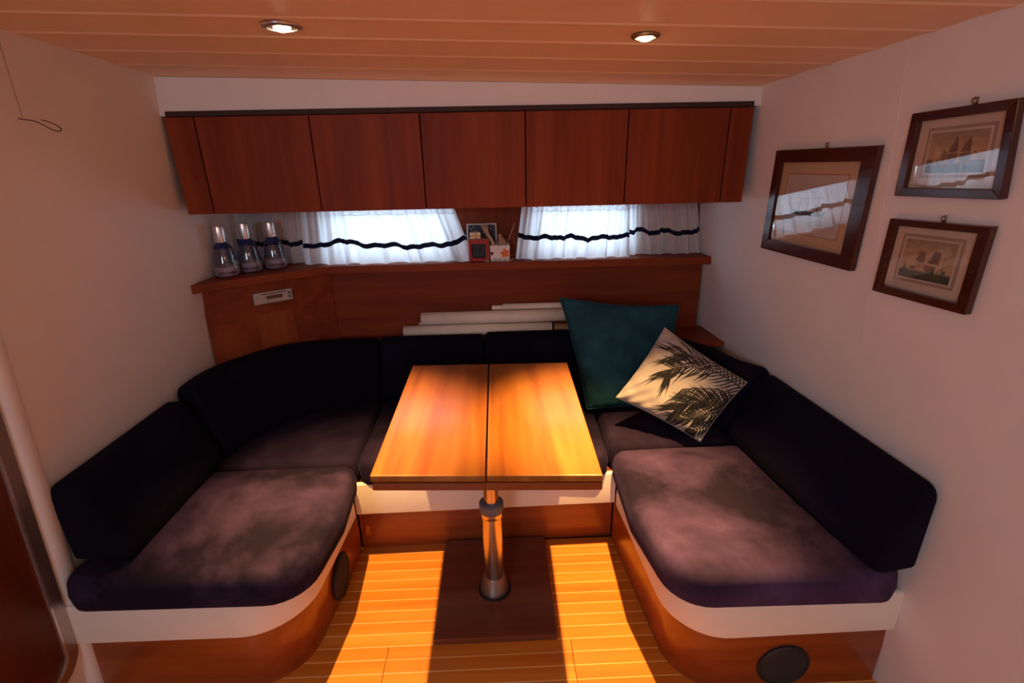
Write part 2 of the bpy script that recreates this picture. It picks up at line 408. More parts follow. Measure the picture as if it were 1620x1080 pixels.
# ceiling: lining panels laid across the cabin with small ridged joints
ceil = struct('ceiling')
ys = [-2.3, -1.9, -1.5, -1.1, -0.7, -0.4, -0.1, 0.15, 0.35, 0.55, 0.72, 0.90, 1.07, 1.235, 1.39, 1.555, 1.725, 1.90]
def ceil_panel(ya, yb):
    n = 24; vs, fs = [], []
    x0, x1 = XL(1.0, 1.8) - 0.05, XR(-1, 1.8) + 0.05
    sec = [(ya + 0.0012, 0.004), (ya + 0.006, 0.0), (ya + 0.03, 0.0007), ((ya + yb) / 2, 0.001), (yb - 0.010, 0.0), (yb - 0.002, -0.0022), (yb - 0.0012, -0.0015), (yb - 0.0012, 0.02), (ya + 0.0012, 0.02)]
    for k in (0, 1):
        x = (x0, x1)[k]
        for y, dz in sec: vs.append((x, y, ZC(x, y) + dz))
    c = len(sec)
    for k in range(c): fs.append((k, (k + 1) % c, c + (k + 1) % c, c + k))
    fs += [tuple(range(c))[::-1], tuple(range(c, 2 * c))]
    return mesh('ceiling_panel', vs, fs, M['ceil'], ceil, loc=(0, (ya + yb) / 2, 1.8))
for a, b in zip(ys[:-1], ys[1:]): ceil_panel(a, b)
hexa('deck_underside', [(x, y, ZC(x, y) + dz) for dz in (0.021, 0.06) for x, y in ((-1.6, Y0), (1.6, Y0), (1.6, Y1 + .05), (-1.6, Y1 + .05))], M['dark'], ceil, bev=0)

# back bulkhead header above the lockers
HY = 1.893
hx0, hx1 = XL(HY, 1.8), XR(HY, 1.75)
hexa_h = hexa('wall_header', [(hx0 - .01, HY, 1.7), (hx1 + .01, HY, 1.7), (hx1 + .01, HY + .03, 1.7), (hx0 - .01, HY + .03, 1.7),
                              (hx0 - .01, HY, ZC(hx0, HY) - 0.003), (hx1 + .01, HY, ZC(hx1, HY) - 0.003), (hx1 + .01, HY + .03, ZC(hx1, HY) - .003), (hx0 - .01, HY + .03, ZC(hx0, HY) - .003)], M['vinyl'], bev=0)
hexa_h['kind'] = 'structure'; hexa_h.name = 'wall_back_header'
# hull side behind the shelf with the two window openings
HULL = 2.33
wb = struct('wall_back', (0, HULL, 0))
W1 = (-0.76, -0.20, 1.125, 1.335); W2 = (0.17, 0.63, 1.125, 1.335)
def hull_piece(x0, x1, z0, z1, nm='hull_lining'): return box(nm, x0, x1, HULL, HULL + 0.03, z0, z1, M['mahog'], wb, bev=0)
hull_piece(-1.45, 1.3, 1.335, 2.3); hull_piece(-1.45, 1.3, -0.06, 1.125)
hull_piece(-1.45, W1[0], 1.125, 1.335); hull_piece(W1[1], W2[0], 1.125, 1.335); hull_piece(W2[1], 1.3, 1.125, 1.335)
for i, w in enumerate((W1, W2)):
    wn = struct('window_%d' % (i + 1), ((w[0] + w[1]) / 2, HULL, w[2]))
    box('glass', w[0], w[1], HULL + 0.018, HULL + 0.022, w[2], w[3], M['pane'], wn, bev=0)
    fr = 0.012
    for a in ((w[0], w[1], w[2], w[2] + fr), (w[0], w[1], w[3] - fr, w[3]), (w[0], w[0] + fr, w[2] + fr, w[3] - fr), (w[1] - fr, w[1], w[2] + fr, w[3] - fr)):
        box('window_frame', a[0], a[1], HULL - 0.006, HULL + 0.026, a[2], a[3], M['alu'], wn)

# floor: teak planks with pale holly strips
floor = struct('floor')
box('sub_floor', -1.55, 1.5, Y0, 2.36, -0.06, -0.0065, M['sub'], floor, bev=0)
pitch = 0.0475; yk = 1.712
rows = []
y = yk
while y > -0.75: rows.append((y - pitch, y)); y -= pitch
CACHE = {}
def plank(x0, x1, y0, y1, nm='plank', mat='teak', top=0.0):
    key = (round(x1 - x0, 4), round(y1 - y0, 4), nm)
    if key not in CACHE:
        a, b = (x1 - x0) / 2, (y1 - y0) / 2; me = bpy.data.meshes.new(nm); e = 0.0007
        vs = [(-a, -b, -0.008), (a, -b, -0.008), (a, b, -0.008), (-a, b, -0.008), (-a, -b, -e), (a, -b, -e), (a, b, -e), (-a, b, -e), (-a + e, -b + e, 0), (a - e, -b + e, 0), (a - e, b - e, 0), (-a + e, b - e, 0)]
        me.from_pydata(vs, [], [(0, 3, 2, 1), (0, 1, 5, 4), (1, 2, 6, 5), (2, 3, 7, 6), (3, 0, 4, 7), (8, 9, 10, 11), (4, 5, 9, 8), (5, 6, 10, 9), (6, 7, 11, 10), (7, 4, 8, 11)])
        me.materials.append(M[mat]); CACHE[key] = me
    o = bpy.data.objects.new(nm, CACHE[key]); COL.objects.link(o); o.parent = floor
    o.location = ((x0 + x1) / 2, (y0 + y1) / 2, top); return o
HY1 = 1.193; HXa, HXb = -0.405, 0.213   # lift-out hatch in the sole
for (a, b) in rows:
    xa, xb = (-0.70, 0.56) if a > 1.16 else (-1.22, 1.14)
    s = 0.0036
    if a > HY1:
        plank(xa, xb, a + s, b)
        plank(xa, xb, a, a + s - 0.0001, 'holly_strip', 'holly')
    elif b > HY1:   # the row the hatch edge runs through
        plank(xa, HXa - .0008, a + s, b); plank(HXb + .0008, xb, a + s, b)
        plank(HXa + .0008, HXb - .0008, HY1 + .0008, b); plank(HXa + .0008, HXb - .0008, a + s, HY1 - .0008)
        for p, q in ((xa, HXa - .0008), (HXa + .0008, HXb - .0008), (HXb + .0008, xb)): plank(p, q, a, a + s - .0001, 'holly_strip', 'holly')
    else:
        for p, q in ((xa, HXa - .0008), (HXa + .0008, HXb - .0008), (HXb + .0008, xb)):
            plank(p, q, a + s, b); plank(p, q, a, a + s - .0001, 'holly_strip', 'holly')

# moulding, door frame and door at the left
def lp(y, z, d=0.0): return (XL(y, z) + d, y, z)
tv, tf = [], []
for z in (0.0, 0.36, 0.75, 1.05, 1.9):
    yc = 1.125 if z > 0.3 else 1.125
    for k in range(9):
        a = math.pi * k / 8; tv.append(lp(yc - 0.03 * math.cos(a) , z, 0.022 * math.sin(a)))
for i in range(4):
    for k in range(8): tf.append((i * 9 + k, i * 9 + k + 1, (i + 1) * 9 + k + 1, (i + 1) * 9 + k))
props(mesh('trim_1', tv, tf, M['vinyl'], smooth=True), kind='structure')
door = struct('door_1', (XL(0.8, 0.9), 0.8, 0.17))
def door_outline(ins):
    return round_poly([(1.092 - ins, 0.165 + ins), (1.092 - ins, 1.80 - ins), (0.45 + ins, 1.80 - ins), (0.45 + ins, 0.165 + ins)], max(0.02, 0.085 - ins * 0.8), 8)
def ring(name, oa, ob, d0, d1, mat, parent):
    n = len(oa); vs = [lp(p.x, p.y, d0) for p in oa] + [lp(p.x, p.y, d1) for p in oa] + [lp(p.x, p.y, d1) for p in ob] + [lp(p.x, p.y, d0) for p in ob]; fs = []
    for i in range(n):
        j = (i + 1) % n
        for r in range(4): fs.append((r * n + i, r * n + j, ((r + 1) % 4) * n + j, ((r + 1) % 4) * n + i))
    return mesh(name, vs, fs, mat, parent, auto=35)
ring('door_frame', door_outline(0), door_outline(0.034), 0.0005, 0.012, M['alu'], door)
ring('door_seal', door_outline(0.034), door_outline(0.040), 0.0005, 0.015, M['silver'], door)
o_ = door_outline(0.0405); n_ = len(o_)
mesh('door_panel', [lp(p.x, p.y, 0.0005) for p in o_] + [lp(p.x, p.y, 0.009) for p in o_], [tuple(range(n_))[::-1], tuple(range(n_, 2 * n_))] + [(i, (i + 1) % n_, n_ + (i + 1) % n_, n_ + i) for i in range(n_)], M['doorw'], door)

# wood lining under the shelf: straight part, diagonal corner part, ledge behind the backrests
lin = struct('trim_2', (0, 2.28, 0.7))
def upright(name, p, q, za, zb, t, mat, parent, bev=0.001):
    p, q = V(p), V(q); d = (q - p).normalized(); nr = V((-d.y, d.x)) * t
    a = [p, q, q + nr, p + nr]
    return hexa(name, [(w.x, w.y, za) for w in a] + [(w.x, w.y, zb) for w in a], mat, parent, bev=bev)
upright('lining_panel', (-0.765, 2.278), (XR(2.28, 1.07) - 0.001, 2.278), 0.70, 1.074, 0.02, M['mahogx'], lin)
upright('lining_panel', (-1.186, 1.965), (-0.765, 2.276), 0.70, 1.074, 0.02, M['mahogx'], lin)
prism('ledge', [(-0.78, 2.200), (0.575, 2.199), (0.775, 2.150), (0.880, 2.045), (XR(2.045, .75) - .002, 2.045), (XR(2.27, .75) - .002, 2.277), (-0.765, 2.277)], 0.738, 0.756, M['mahogx'], lin)
# ------------------------------------------------------------------ shelf
sh = thing('window_shelf', 'long reddish wooden shelf under the curtains, angled at its left end', 'shelf', (0, 2.25, 1.075))
prism('shelf_board', [(XL(1.90, 1.1) + 0.001, 1.902), (-0.76, 2.202), (0.972, 2.202), (0.968, HULL - .002), (XL(2.33, 1.1) + 0.002, HULL - .002)], 1.075, 1.110, M['mahogx'], sh, bev=0.003)

# ------------------------------------------------------------------ overhead lockers
CY = 1.885
lk = thing('overhead_locker', 'long row of red mahogany overhead lockers above the windows', 'cabinet', (0, CY, 1.37))
box('body', -1.095, 0.905, CY + 0.022, HULL - 0.002, 1.385, 1.715, M['mahog'], lk)
box('cornice', -1.110, 0.915, CY + 0.004, CY + 0.022, 1.698, 1.715, M['dark'], lk)
box('bottom_board', -1.10, 0.905, CY + 0.021, HULL - 0.003, 1.374, 1.3845, M['mahogx'], lk)
xs = [-1.016, -0.630, -0.252, 0.113, 0.475, 0.833]
for a, b in zip(xs[:-1], xs[1:]): box('door', a + 0.0022, b - 0.0022, CY, CY + 0.019, 1.375, 1.6955, M['mahog'], lk, bev=0.0015, loc=((a + b) / 2, CY, 1.53))
hexa('end_panel', [(-1.108, CY, 1.375), (-1.0185, CY, 1.375), (-1.0185, CY + .019, 1.375), (-1.108, CY + .019, 1.375), (-1.116, CY, 1.6955), (-1.0185, CY, 1.6955), (-1.0185, CY + .019, 1.6955), (-1.116, CY + .019, 1.6955)], M['mahog'], lk)
box('end_panel', 0.8355, 0.914, CY, CY + 0.019, 1.375, 1.6955, M['mahog'], lk)
box('gap_liner', -1.09, 0.905, CY + 0.0195, CY + 0.0215, 1.39, 1.695, M['dark'], lk, bev=0)

# ------------------------------------------------------------------ settee base
FZ0, FZ1 = 0.245, 0.387
base = thing('settee_base', 'U-shaped settee base with cream leatherette rail over a wooden plinth', 'sofa base', (-0.08, 1.3, 0))
band('rail', [(XL(1.09, .3) + .002, 1.093), (-0.612, 1.088), (-0.577, 1.597)], [0, 0.19, 0], FZ0, FZ1, 0.02, M['cream'], base)
band('rail', [(-0.577, 1.612), (0.440, 1.627)], [0, 0], FZ0, FZ1, 0.02, M['cream'], base)
band('rail', [(0.442, 1.610), (0.480, 1.015), (XR(1.02, .3) - .002, 1.022)], [0, 0.17, 0], FZ0, FZ1, 0.02, M['cream'], base)
band('plinth', [(XL(1.12, .1) + .004, 1.122), (-0.650, 1.118), (-0.606, 1.69)], [0, 0.18, 0], 0.0, FZ0 - .001, 0.015, M['plinth'], base, r=0.001)
band('plinth', [(-0.604, 1.706), (0.456, 1.722)], [0, 0], 0.0, FZ0 - .001, 0.015, M['plinth'], base, r=0.001)
band('plinth', [(0.458, 1.705), (0.514, 1.048), (XR(1.05, .1) - .004, 1.050)], [0, 0.16, 0], 0.0, FZ0 - .001, 0.015, M['plinth'], base, r=0.001)
for poly in ([(-1.23, 1.15), (-0.80, 1.15), (-0.70, 1.25), (-0.64, 1.35), (-0.61, 1.64), (-1.20, 1.64)],
             [(-1.14, 1.65), (0.95, 1.65), (0.90, 2.24), (-1.14, 2.24)],
             [(0.50, 1.64), (0.53, 1.25), (0.62, 1.08), (1.07, 1.08), (1.02, 1.64)]):
    prism('seat_board', poly, 0.345, 0.374, M['ply'], base)
band('piping', [(-0.60, 1.20), (-0.560, 1.595)], [0, 0], 0.386, 0.391, 0.004, M['pipe'], base, r=0.001)

# seat cushions
SZ0, SZ1 = 0.376, 0.497
def seat(label, poly, rad, crown=0.010, mat='navy'):
    cx = sum(p[0] for p in poly) / len(poly); cy = sum(p[1] for p in poly) / len(poly)
    t = thing('seat_cushion', label, 'cushion', (cx, cy, SZ0)); cushion('cover', poly, rad, SZ0 + .001, SZ1 - crown * 0.4, M[mat], t, edge=0.035, crown=crown); return t
s1 = seat('dark purple velvet seat cushion on the left side, worn and marked near its corner', [(XL(1.1, .45) + .015, 1.075), (-0.565, 1.065), (-0.532, 1.35), (-0.548, 1.600), (-1.16, 1.600)], [0.05, 0.13, 0.10, 0.045, 0.02])
s2 = seat('dark velvet corner seat cushion, left of the table at the back', [(-0.560, 1.612), (-0.560, 2.12), (-0.9, 2.14), (-1.12, 1.95), (-1.155, 1.612)], [0.03, 0.02, 0.05, 0.05, 0.02], mat='navy_shaded')
s3 = seat('dark velvet middle seat cushion behind the table', [(-0.552, 1.606), (0.405, 1.600), (0.410, 1.9), (0.412, 2.13), (-0.552, 2.12)], [0.05, 0.05, 0.0, 0.02, 0.02], mat='navy_shaded')
s4 = seat('dark velvet corner seat cushion under the palm print pillow', [(0.420, 1.655), (0.95, 1.665), (0.90, 1.93), (0.75, 2.12), (0.434, 2.13)], [0.03, 0.02, 0.05, 0.05, 0.02], mat='navy_shaded')
s5 = seat('dark purple velvet seat cushion on the right side, smooth and wide', [(0.410, 1.30), (0.458, 1.000), (1.08, 0.99), (1.005, 1.652), (0.420, 1.642)], [0.12, 0.13, 0.05, 0.02, 0.05])
# backrests
def backrest(label, back, front, z1, **k):
    c = back[len(back) // 2]; t = thing('backrest_cushion', label, 'cushion', (c[0], c[1], 0.5)); back_cushion('cover', back, front, 0.502, z1, M['navyb_shaded'], t, **k); return t
backrest('dark navy velvet backrest against the left wall', [(XL(1.15, .6) + .012, 1.14), (XL(1.4, .6) + .012, 1.40), (XL(1.66, .6) + .012, 1.665)], [(-1.045, 1.115), (-1.042, 1.38), (-1.040, 1.625)], 0.758, topf=0.42)
backrest('curved dark navy velvet backrest in the back left corner', [(-1.195, 1.69), (-1.17, 1.90), (-1.00, 2.12), (-0.80, 2.185), (-0.548, 2.196)], [(-1.035, 1.645), (-0.99, 1.78), (-0.88, 1.93), (-0.72, 2.035), (-0.553, 2.065)], 0.788, topf=0.45, endr=0.02)
backrest('dark navy velvet backrest behind the left half of the table', [(-0.538, 2.196), (-0.30, 2.196), (-0.074, 2.196)], [(-0.543, 2.065), (-0.31, 2.065), (-0.078, 2.06)], 0.792, topf=0.5, endr=0.02)
backrest('dark navy velvet backrest behind the right half of the table and teal pillow', [(-0.064, 2.196), (0.25, 2.196), (0.565, 2.190)], [(-0.068, 2.06), (0.25, 2.055), (0.50, 2.04)], 0.800, topf=0.5, endr=0.02)
backrest('curved dark navy velvet backrest behind the palm print pillow', [(0.578, 2.188), (0.76, 2.13), (0.90, 1.95), (0.955, 1.80), (XR(1.70, .6) - .010, 1.70)], [(0.515, 2.035), (0.70, 1.98), (0.80, 1.87), (0.86, 1.76), (0.885, 1.695)], 0.788, topf=0.5, endr=0.02)
backrest('dark navy velvet backrest against the right wall', [(XR(1.68, .6) - .012, 1.685), (XR(1.35, .6) - .012, 1.35), (XR(1.0, .6) - .012, 0.985)], [(0.880, 1.675), (0.915, 1.33), (0.965, 0.965)], 0.775, topf=0.42)

# round speakers set into the plinths
def speaker(label, c, axis, r, sgn):
    t = thing('speaker', label, 'speaker', c)
    lathe('rim', c, [(r, 0), (r, 0.006 * sgn), (r * 0.93, 0.011 * sgn), (r * 0.88, 0.009 * sgn), (r * 0.88, 0)], M['black'], t, axis=axis, closed=True)
    lathe('grille', c, [(r * 0.88, 0.001 * sgn), (r * 0.87, 0.008 * sgn), (r * 0.5, 0.012 * sgn), (0.0001, 0.013 * sgn)], M['cloth'], t, axis=axis)
M['grey2'] = M['grey']
speaker('round black speaker low on the front of the right-hand plinth', (0.830, 1.0485, 0.090), 'Y', 0.080, -1)
t = speaker('round black speaker low on the side of the left-hand plinth', (-0.6215, 1.47, 0.088), 'X', 0.084, 1)

# ------------------------------------------------------------------ table
tb = thing('saloon_table', 'glossy teak folding table with two leaves on a steel pedestal', 'table', (-0.045, 1.45, 0))
prism('leaf', [(-0.347, 1.102), (-0.0475, 1.085), (-0.0475, 1.824), (-0.346, 1.833)], 0.7605, 0.7805, M['top'], tb, bev=0.0035, seg=3)
prism('leaf', [(-0.0425, 1.085), (0.2555, 1.068), (0.266, 1.816), (-0.0425, 1.824)], 0.7605, 0.7805, M['top'], tb, bev=0.0035, seg=3)
prism('lower_leaf', [(-0.343, 1.100), (-0.0465, 1.083), (-0.0465, 1.822), (-0.342, 1.830)], 0.735, 0.7580, M['edge'], tb, bev=0.003, seg=3)
prism('lower_leaf', [(-0.0455, 1.083), (0.2555, 1.067), (0.265, 1.813), (-0.0455, 1.822)], 0.735, 0.7580, M['edge'], tb, bev=0.003, seg=3)
box('hinge_bar', -0.20, 0.11, 1.20, 1.70, 0.7578, 0.7608, M['dark'], tb, bev=0)
box('mounting_plate', -0.125, 0.035, 1.36, 1.52, 0.724, 0.735, M['alu'], tb)
cc = (-0.045, 1.44, 0)
lathe('upper_tube', cc, [(0.0265, 0.42), (0.0265, 0.728)], M['steel'], tb, seg=40)
lathe('collar', cc, [(0.030, 0.385), (0.0415, 0.387), (0.0425, 0.40), (0.0425, 0.418), (0.039, 0.422), (0.028, 0.424)], M['grey'], tb, seg=40)
lathe('collar_ring', cc, [(0.0385, 0.366), (0.0395, 0.368), (0.0395, 0.3845), (0.030, 0.386)], M['steel'], tb, seg=40)
lathe('lower_tube', cc, [(0.0355, 0.085), (0.0355, 0.367)], M['steel'], tb, seg=40)
lathe('foot_cone', cc, [(0.052, 0.026), (0.0535, 0.031), (0.050, 0.045), (0.040, 0.082), (0.0375, 0.095), (0.0352, 0.0955)], M['alu'], tb, seg=40)
lathe('foot_ring', cc, [(0.054, 0.0245), (0.062, 0.0245), (0.061, 0.0285), (0.0545, 0.029)], M['black'], tb, seg=40, closed=True)
prism('base_plate', [(-0.252, 1.235), (0.168, 1.235), (0.168, 1.703), (-0.252, 1.700)], 0.0005, 0.025, M['ply'], tb, bev=0.002)

# ------------------------------------------------------------------ downlights
for i, (x, yy, zz) in enumerate(((-0.462, 1.297, 0), (0.359, 1.315, 0))):
    zz = ZC(x, yy); d = thing('ceiling_spotlight', ('lit ceiling spotlight with a pale wide ring, above the left of the table', 'lit ceiling spotlight with a narrow bronze ring, above the right of the table')[i], 'lamp', (x, yy, zz), 'two lit ceiling spotlights')
    R = (0.044, 0.033)[i]
    lathe('ring', (x, yy, zz), [(R, 0.0), (R, -0.003), (R * 0.92, -0.0055), (R * 0.72, -0.006), (R * 0.70, -0.002), (R * 0.70, 0.0)], M['silver' if i == 0 else 'brass'], d, closed=True)
    rf_ = lathe('reflector', (x, yy, zz), [(R * 0.70, -0.003), (R * 0.62, 0.0015), (R * 0.45, 0.003), (0.0001, 0.0035)], M['brass'], d)
    lathe('bulb', (x, yy, zz), [(0.019, 0.001), (0.0185, -0.005), (0.013, -0.010), (0.006, -0.012), (0.0001, -0.0125)], M['bulb'], rf_, auto=80)
    l = bpy.data.lights.new('halogen', 'SPOT'); l.energy = LAMP_POWER * (0.85, 1.15)[i]; l.color = WARM; l.spot_size = math.radians(57); l.spot_blend = 1.0; l.shadow_soft_size = 0.010
    lo = bpy.data.objects.new('halogen_light', l); COL.objects.link(lo); lo.parent = d; lo.location = (0, 0, -0.024); lo.rotation_euler = (math.radians(1), 0, 0)

# ------------------------------------------------------------------ raster painter for flat prints
class Canvas:
    def __init__(s, w, h, col): s.w, s.h = w, h; s.a = np.zeros((h, w, 3)) + np.array(col); s.Y, s.X = np.mgrid[0:h, 0:w].astype(float); s.X = (s.X + .5) / w; s.Y = (s.Y + .5) / h
    def mix(s, m, col): m = np.clip(m, 0, 1)[..., None]; s.a = s.a * (1 - m) + np.array(col) * m
    def line(s, p, q, w, col, w2=None, op=1.0):
        (x0, y0), (x1, y1) = p, q; dx, dy = x1 - x0, y1 - y0; L = dx * dx + dy * dy + 1e-12
        t = np.clip(((s.X - x0) * dx + (s.Y - y0) * dy) / L, 0, 1); d = np.hypot(s.X - x0 - t * dx, s.Y - y0 - t * dy)
        ww = w if w2 is None else w + (w2 - w) * t; px = 1.0 / s.w
        s.mix(op * np.clip((ww - d) / px + 0.5, 0, 1), col)
    def poly(s, pts, col, op=1.0):
        inside = np.zeros(s.X.shape, bool); n = len(pts)
        for i in range(n):
            (x0, y0), (x1, y1) = pts[i], pts[(i + 1) % n]
            c = ((y0 > s.Y) != (y1 > s.Y)) & (s.X < (x1 - x0) * (s.Y - y0) / ((y1 - y0) or 1e-9) + x0); inside ^= c
        s.mix(op * inside.astype(float), col)
    def rect(s, x0, y0, x1, y1, col, op=1.0): s.poly([(x0, y0), (x1, y0), (x1, y1), (x0, y1)], col, op)
    def noise(s, amp, sx, sy):
        g = rng.rand(sy + 2, sx + 2); xi = s.X * sx; yi = s.Y * sy; x0 = xi.astype(int); y0 = yi.astype(int); fx = xi - x0; fy = yi - y0
        v = g[y0, x0] * (1 - fx) * (1 - fy) + g[y0, x0 + 1] * fx * (1 - fy) + g[y0 + 1, x0] * (1 - fx) * fy + g[y0 + 1, x0 + 1] * fx * fy
        s.a *= (1 + amp * (v - 0.5))[..., None]
def paint_mesh(o, canvas, nu, nv, skip=0):
    me = o.data; at = me.color_attributes.new('print', 'FLOAT_COLOR', 'POINT'); n = len(me.vertices); c = np.ones((n, 4)); c[:, :3] = canvas.a[0, 0]
    k = 0
    uu = np.clip((np.arange(nu) / (nu - 1) * canvas.w).astype(int), 0, canvas.w - 1); vv = np.clip((np.arange(nv) / (nv - 1) * canvas.h).astype(int), 0, canvas.h - 1)
    c[skip:skip + nu * nv, :3] = canvas.a[np.ix_(vv, uu)].reshape(-1, 3)
    at.data.foreach_set('color', c.ravel())
def grid_mesh(name, fn, nu, nv, mat, parent, smooth=False):
    vs = [fn(i / (nu - 1), j / (nv - 1)) for j in range(nv) for i in range(nu)]
    fs = [(j * nu + i, j * nu + i + 1, (j + 1) * nu + i + 1, (j + 1) * nu + i) for j in range(nv - 1) for i in range(nu - 1)]
    return mesh(name, vs, fs, mat, parent, smooth=smooth)

# ship pictures (plain generic sailing ships)
def print_big():
    c = Canvas(150, 130, (0.66, 0.58, 0.50)); c.noise(0.06, 9, 8)
    ink = (0.10, 0.08, 0.08); grey = (0.36, 0.33, 0.32)
    c.rect(0, 0.60, 1, 0.74, (0.50, 0.56, 0.56), 0.7); c.rect(0, 0.74, 1, 0.90, (0.42, 0.52, 0.55), 0.45)
    c.poly([(0.16, 0.60), (0.72, 0.62), (0.80, 0.58), (0.76, 0.70), (0.22, 0.70)], (0.16, 0.17, 0.19), 0.9)
    for x, h in ((0.28, 0.36), (0.44, 0.12), (0.64, 0.22)):
        c.line((x, 0.62), (x + 0.01, h), 0.009, ink, 0.003)
        for k in range(3):
            yy = h + 0.10 + k * 0.12
            if yy < 0.58: c.line((x - 0.07 + 0.01 * k, yy + 0.01), (x + 0.07, yy), 0.004, ink)
        for k in range(4): c.line((x + 0.01, h + 0.05), (x - 0.11 + 0.06 * k, 0.61), 0.0022, grey, op=0.7)
    c.line((0.76, 0.60), (0.92, 0.50), 0.006, ink); c.line((0.65, 0.25), (0.91, 0.50), 0.002, grey); c.line((0.45, 0.14), (0.63, 0.3), 0.002, grey)
    c.line((0.16, 0.60), (0.05, 0.48), 0.004, ink)
    return c
def print_ship(v):
    c = Canvas(130, 100, (0.62, 0.44, 0.26)); c.mix(np.clip(1 - c.Y / 0.5, 0, 1) * 0.75, (0.30, 0.24, 0.18)); c.noise(0.35, 12, 14)
    dark = (0.10, 0.07, 0.05); sail = (0.22, 0.15, 0.11) if v == 0 else (0.20, 0.11, 0.07); pale = (0.62, 0.52, 0.38)
    sea = (0.09, 0.09, 0.10) if v == 0 else (0.07, 0.09, 0.08)
    c.rect(0, 0.80, 1, 1, sea); c.rect(0, 0.77, 1, 0.81, (0.26, 0.25, 0.20) if v == 0 else (0.17, 0.24, 0.15))
    if v == 0:
        c.rect(0.0, 0.66, 0.12, 0.79, (0.24, 0.18, 0.15)); c.rect(0.02, 0.62, 0.05, 0.7, (0.24, 0.18, 0.15)); c.rect(0.09, 0.62, 0.11, 0.7, (0.24, 0.18, 0.15))
        c.poly([(0.22, 0.72), (0.20, 0.83), (0.30, 0.88), (0.66, 0.88), (0.72, 0.72), (0.62, 0.78), (0.32, 0.79)], (0.17, 0.10, 0.06))
        for x0, x1, xt, yt in ((0.36, 0.52, 0.47, 0.14), (0.57, 0.74, 0.70, 0.20)):
            c.poly([(x0, 0.50), (x0 + 0.06, 0.30), (xt - 0.02, yt), (xt + 0.03, yt), (x1, 0.36), (x1, 0.50)], sail)
            c.poly([(x0 - 0.01, 0.53), (x1, 0.51), (x1 + 0.02, 0.66), (x1 - 0.06, 0.78), (x0 + 0.02, 0.78)], (0.28, 0.20, 0.15))
            c.line((x0 - 0.03, 0.52), (x1 + 0.02, 0.50), 0.008, pale); c.line((xt, yt - 0.05), (xt, 0.5), 0.004, dark)
            for k in range(3): c.line((x0 + 0.05 * k + .03, 0.54), (x0 + 0.05 * k + .02, 0.77), 0.003, dark, op=0.6)
        c.poly([(0.24, 0.66), (0.27, 0.46), (0.34, 0.46), (0.37, 0.62), (0.30, 0.78)], (0.32, 0.24, 0.16)); c.line((0.30, 0.42), (0.31, 0.76), 0.004, dark)
        c.poly([(0.16, 0.78), (0.21, 0.62), (0.24, 0.78)], (0.28, 0.22, 0.2))
        c.rect(0.80, 0.50, 0.84, 0.53, dark); c.poly([(0.86, 0.74), (0.90, 0.55), (0.93, 0.74)], (0.34, 0.24, 0.2)); c.rect(0.76, 0.70, 0.99, 0.78, (0.20, 0.17, 0.15))
    else:
        c.poly([(0.30, 0.76), (0.33, 0.88), (0.44, 0.92), (0.80, 0.92), (0.84, 0.76), (0.72, 0.83), (0.42, 0.83)], (0.14, 0.12, 0.06))
        c.poly([(0.28, 0.52), (0.34, 0.30), (0.46, 0.30), (0.46, 0.54), (0.38, 0.56)], sail); c.poly([(0.52, 0.54), (0.62, 0.24), (0.74, 0.26), (0.73, 0.56)], sail)
        c.line((0.26, 0.54), (0.50, 0.58), 0.009, pale); c.line((0.50, 0.56), (0.76, 0.60), 0.009, pale)
        c.poly([(0.48, 0.60), (0.62, 0.62), (0.62, 0.76), (0.54, 0.78), (0.48, 0.7)], (0.26, 0.12, 0.08)); c.poly([(0.62, 0.62), (0.70, 0.62), (0.68, 0.80), (0.62, 0.8)], (0.10, 0.08, 0.08))
        for x, a, b in ((0.39, 0.26, 0.84), (0.63, 0.22, 0.84), (0.82, 0.40, 0.82)): c.line((x, a), (x, b), 0.004, dark)
        c.line((0.72, 0.76), (0.92, 0.52), 0.006, (0.14, 0.12, 0.08)); c.rect(0.80, 0.38, 0.84, 0.41, (0.4, 0.08, 0.05)); c.poly([(0.82, 0.70), (0.90, 0.66), (0.88, 0.80), (0.8, 0.8)], (0.16, 0.22, 0.12))
        c.poly([(0.06, 0.80), (0.11, 0.62), (0.14, 0.80)], (0.16, 0.19, 0.13)); c.poly([(0.20, 0.68), (0.32, 0.68), (0.30, 0.76), (0.20, 0.75)], (0.24, 0.13, 0.09))
    for k in range(16):
        x = rng.rand(); yy = 0.84 + rng.rand() * 0.14; c.line((x, yy), (x + 0.06, yy + 0.006), 0.004, (0.28, 0.28, 0.24), op=0.5)
    return c
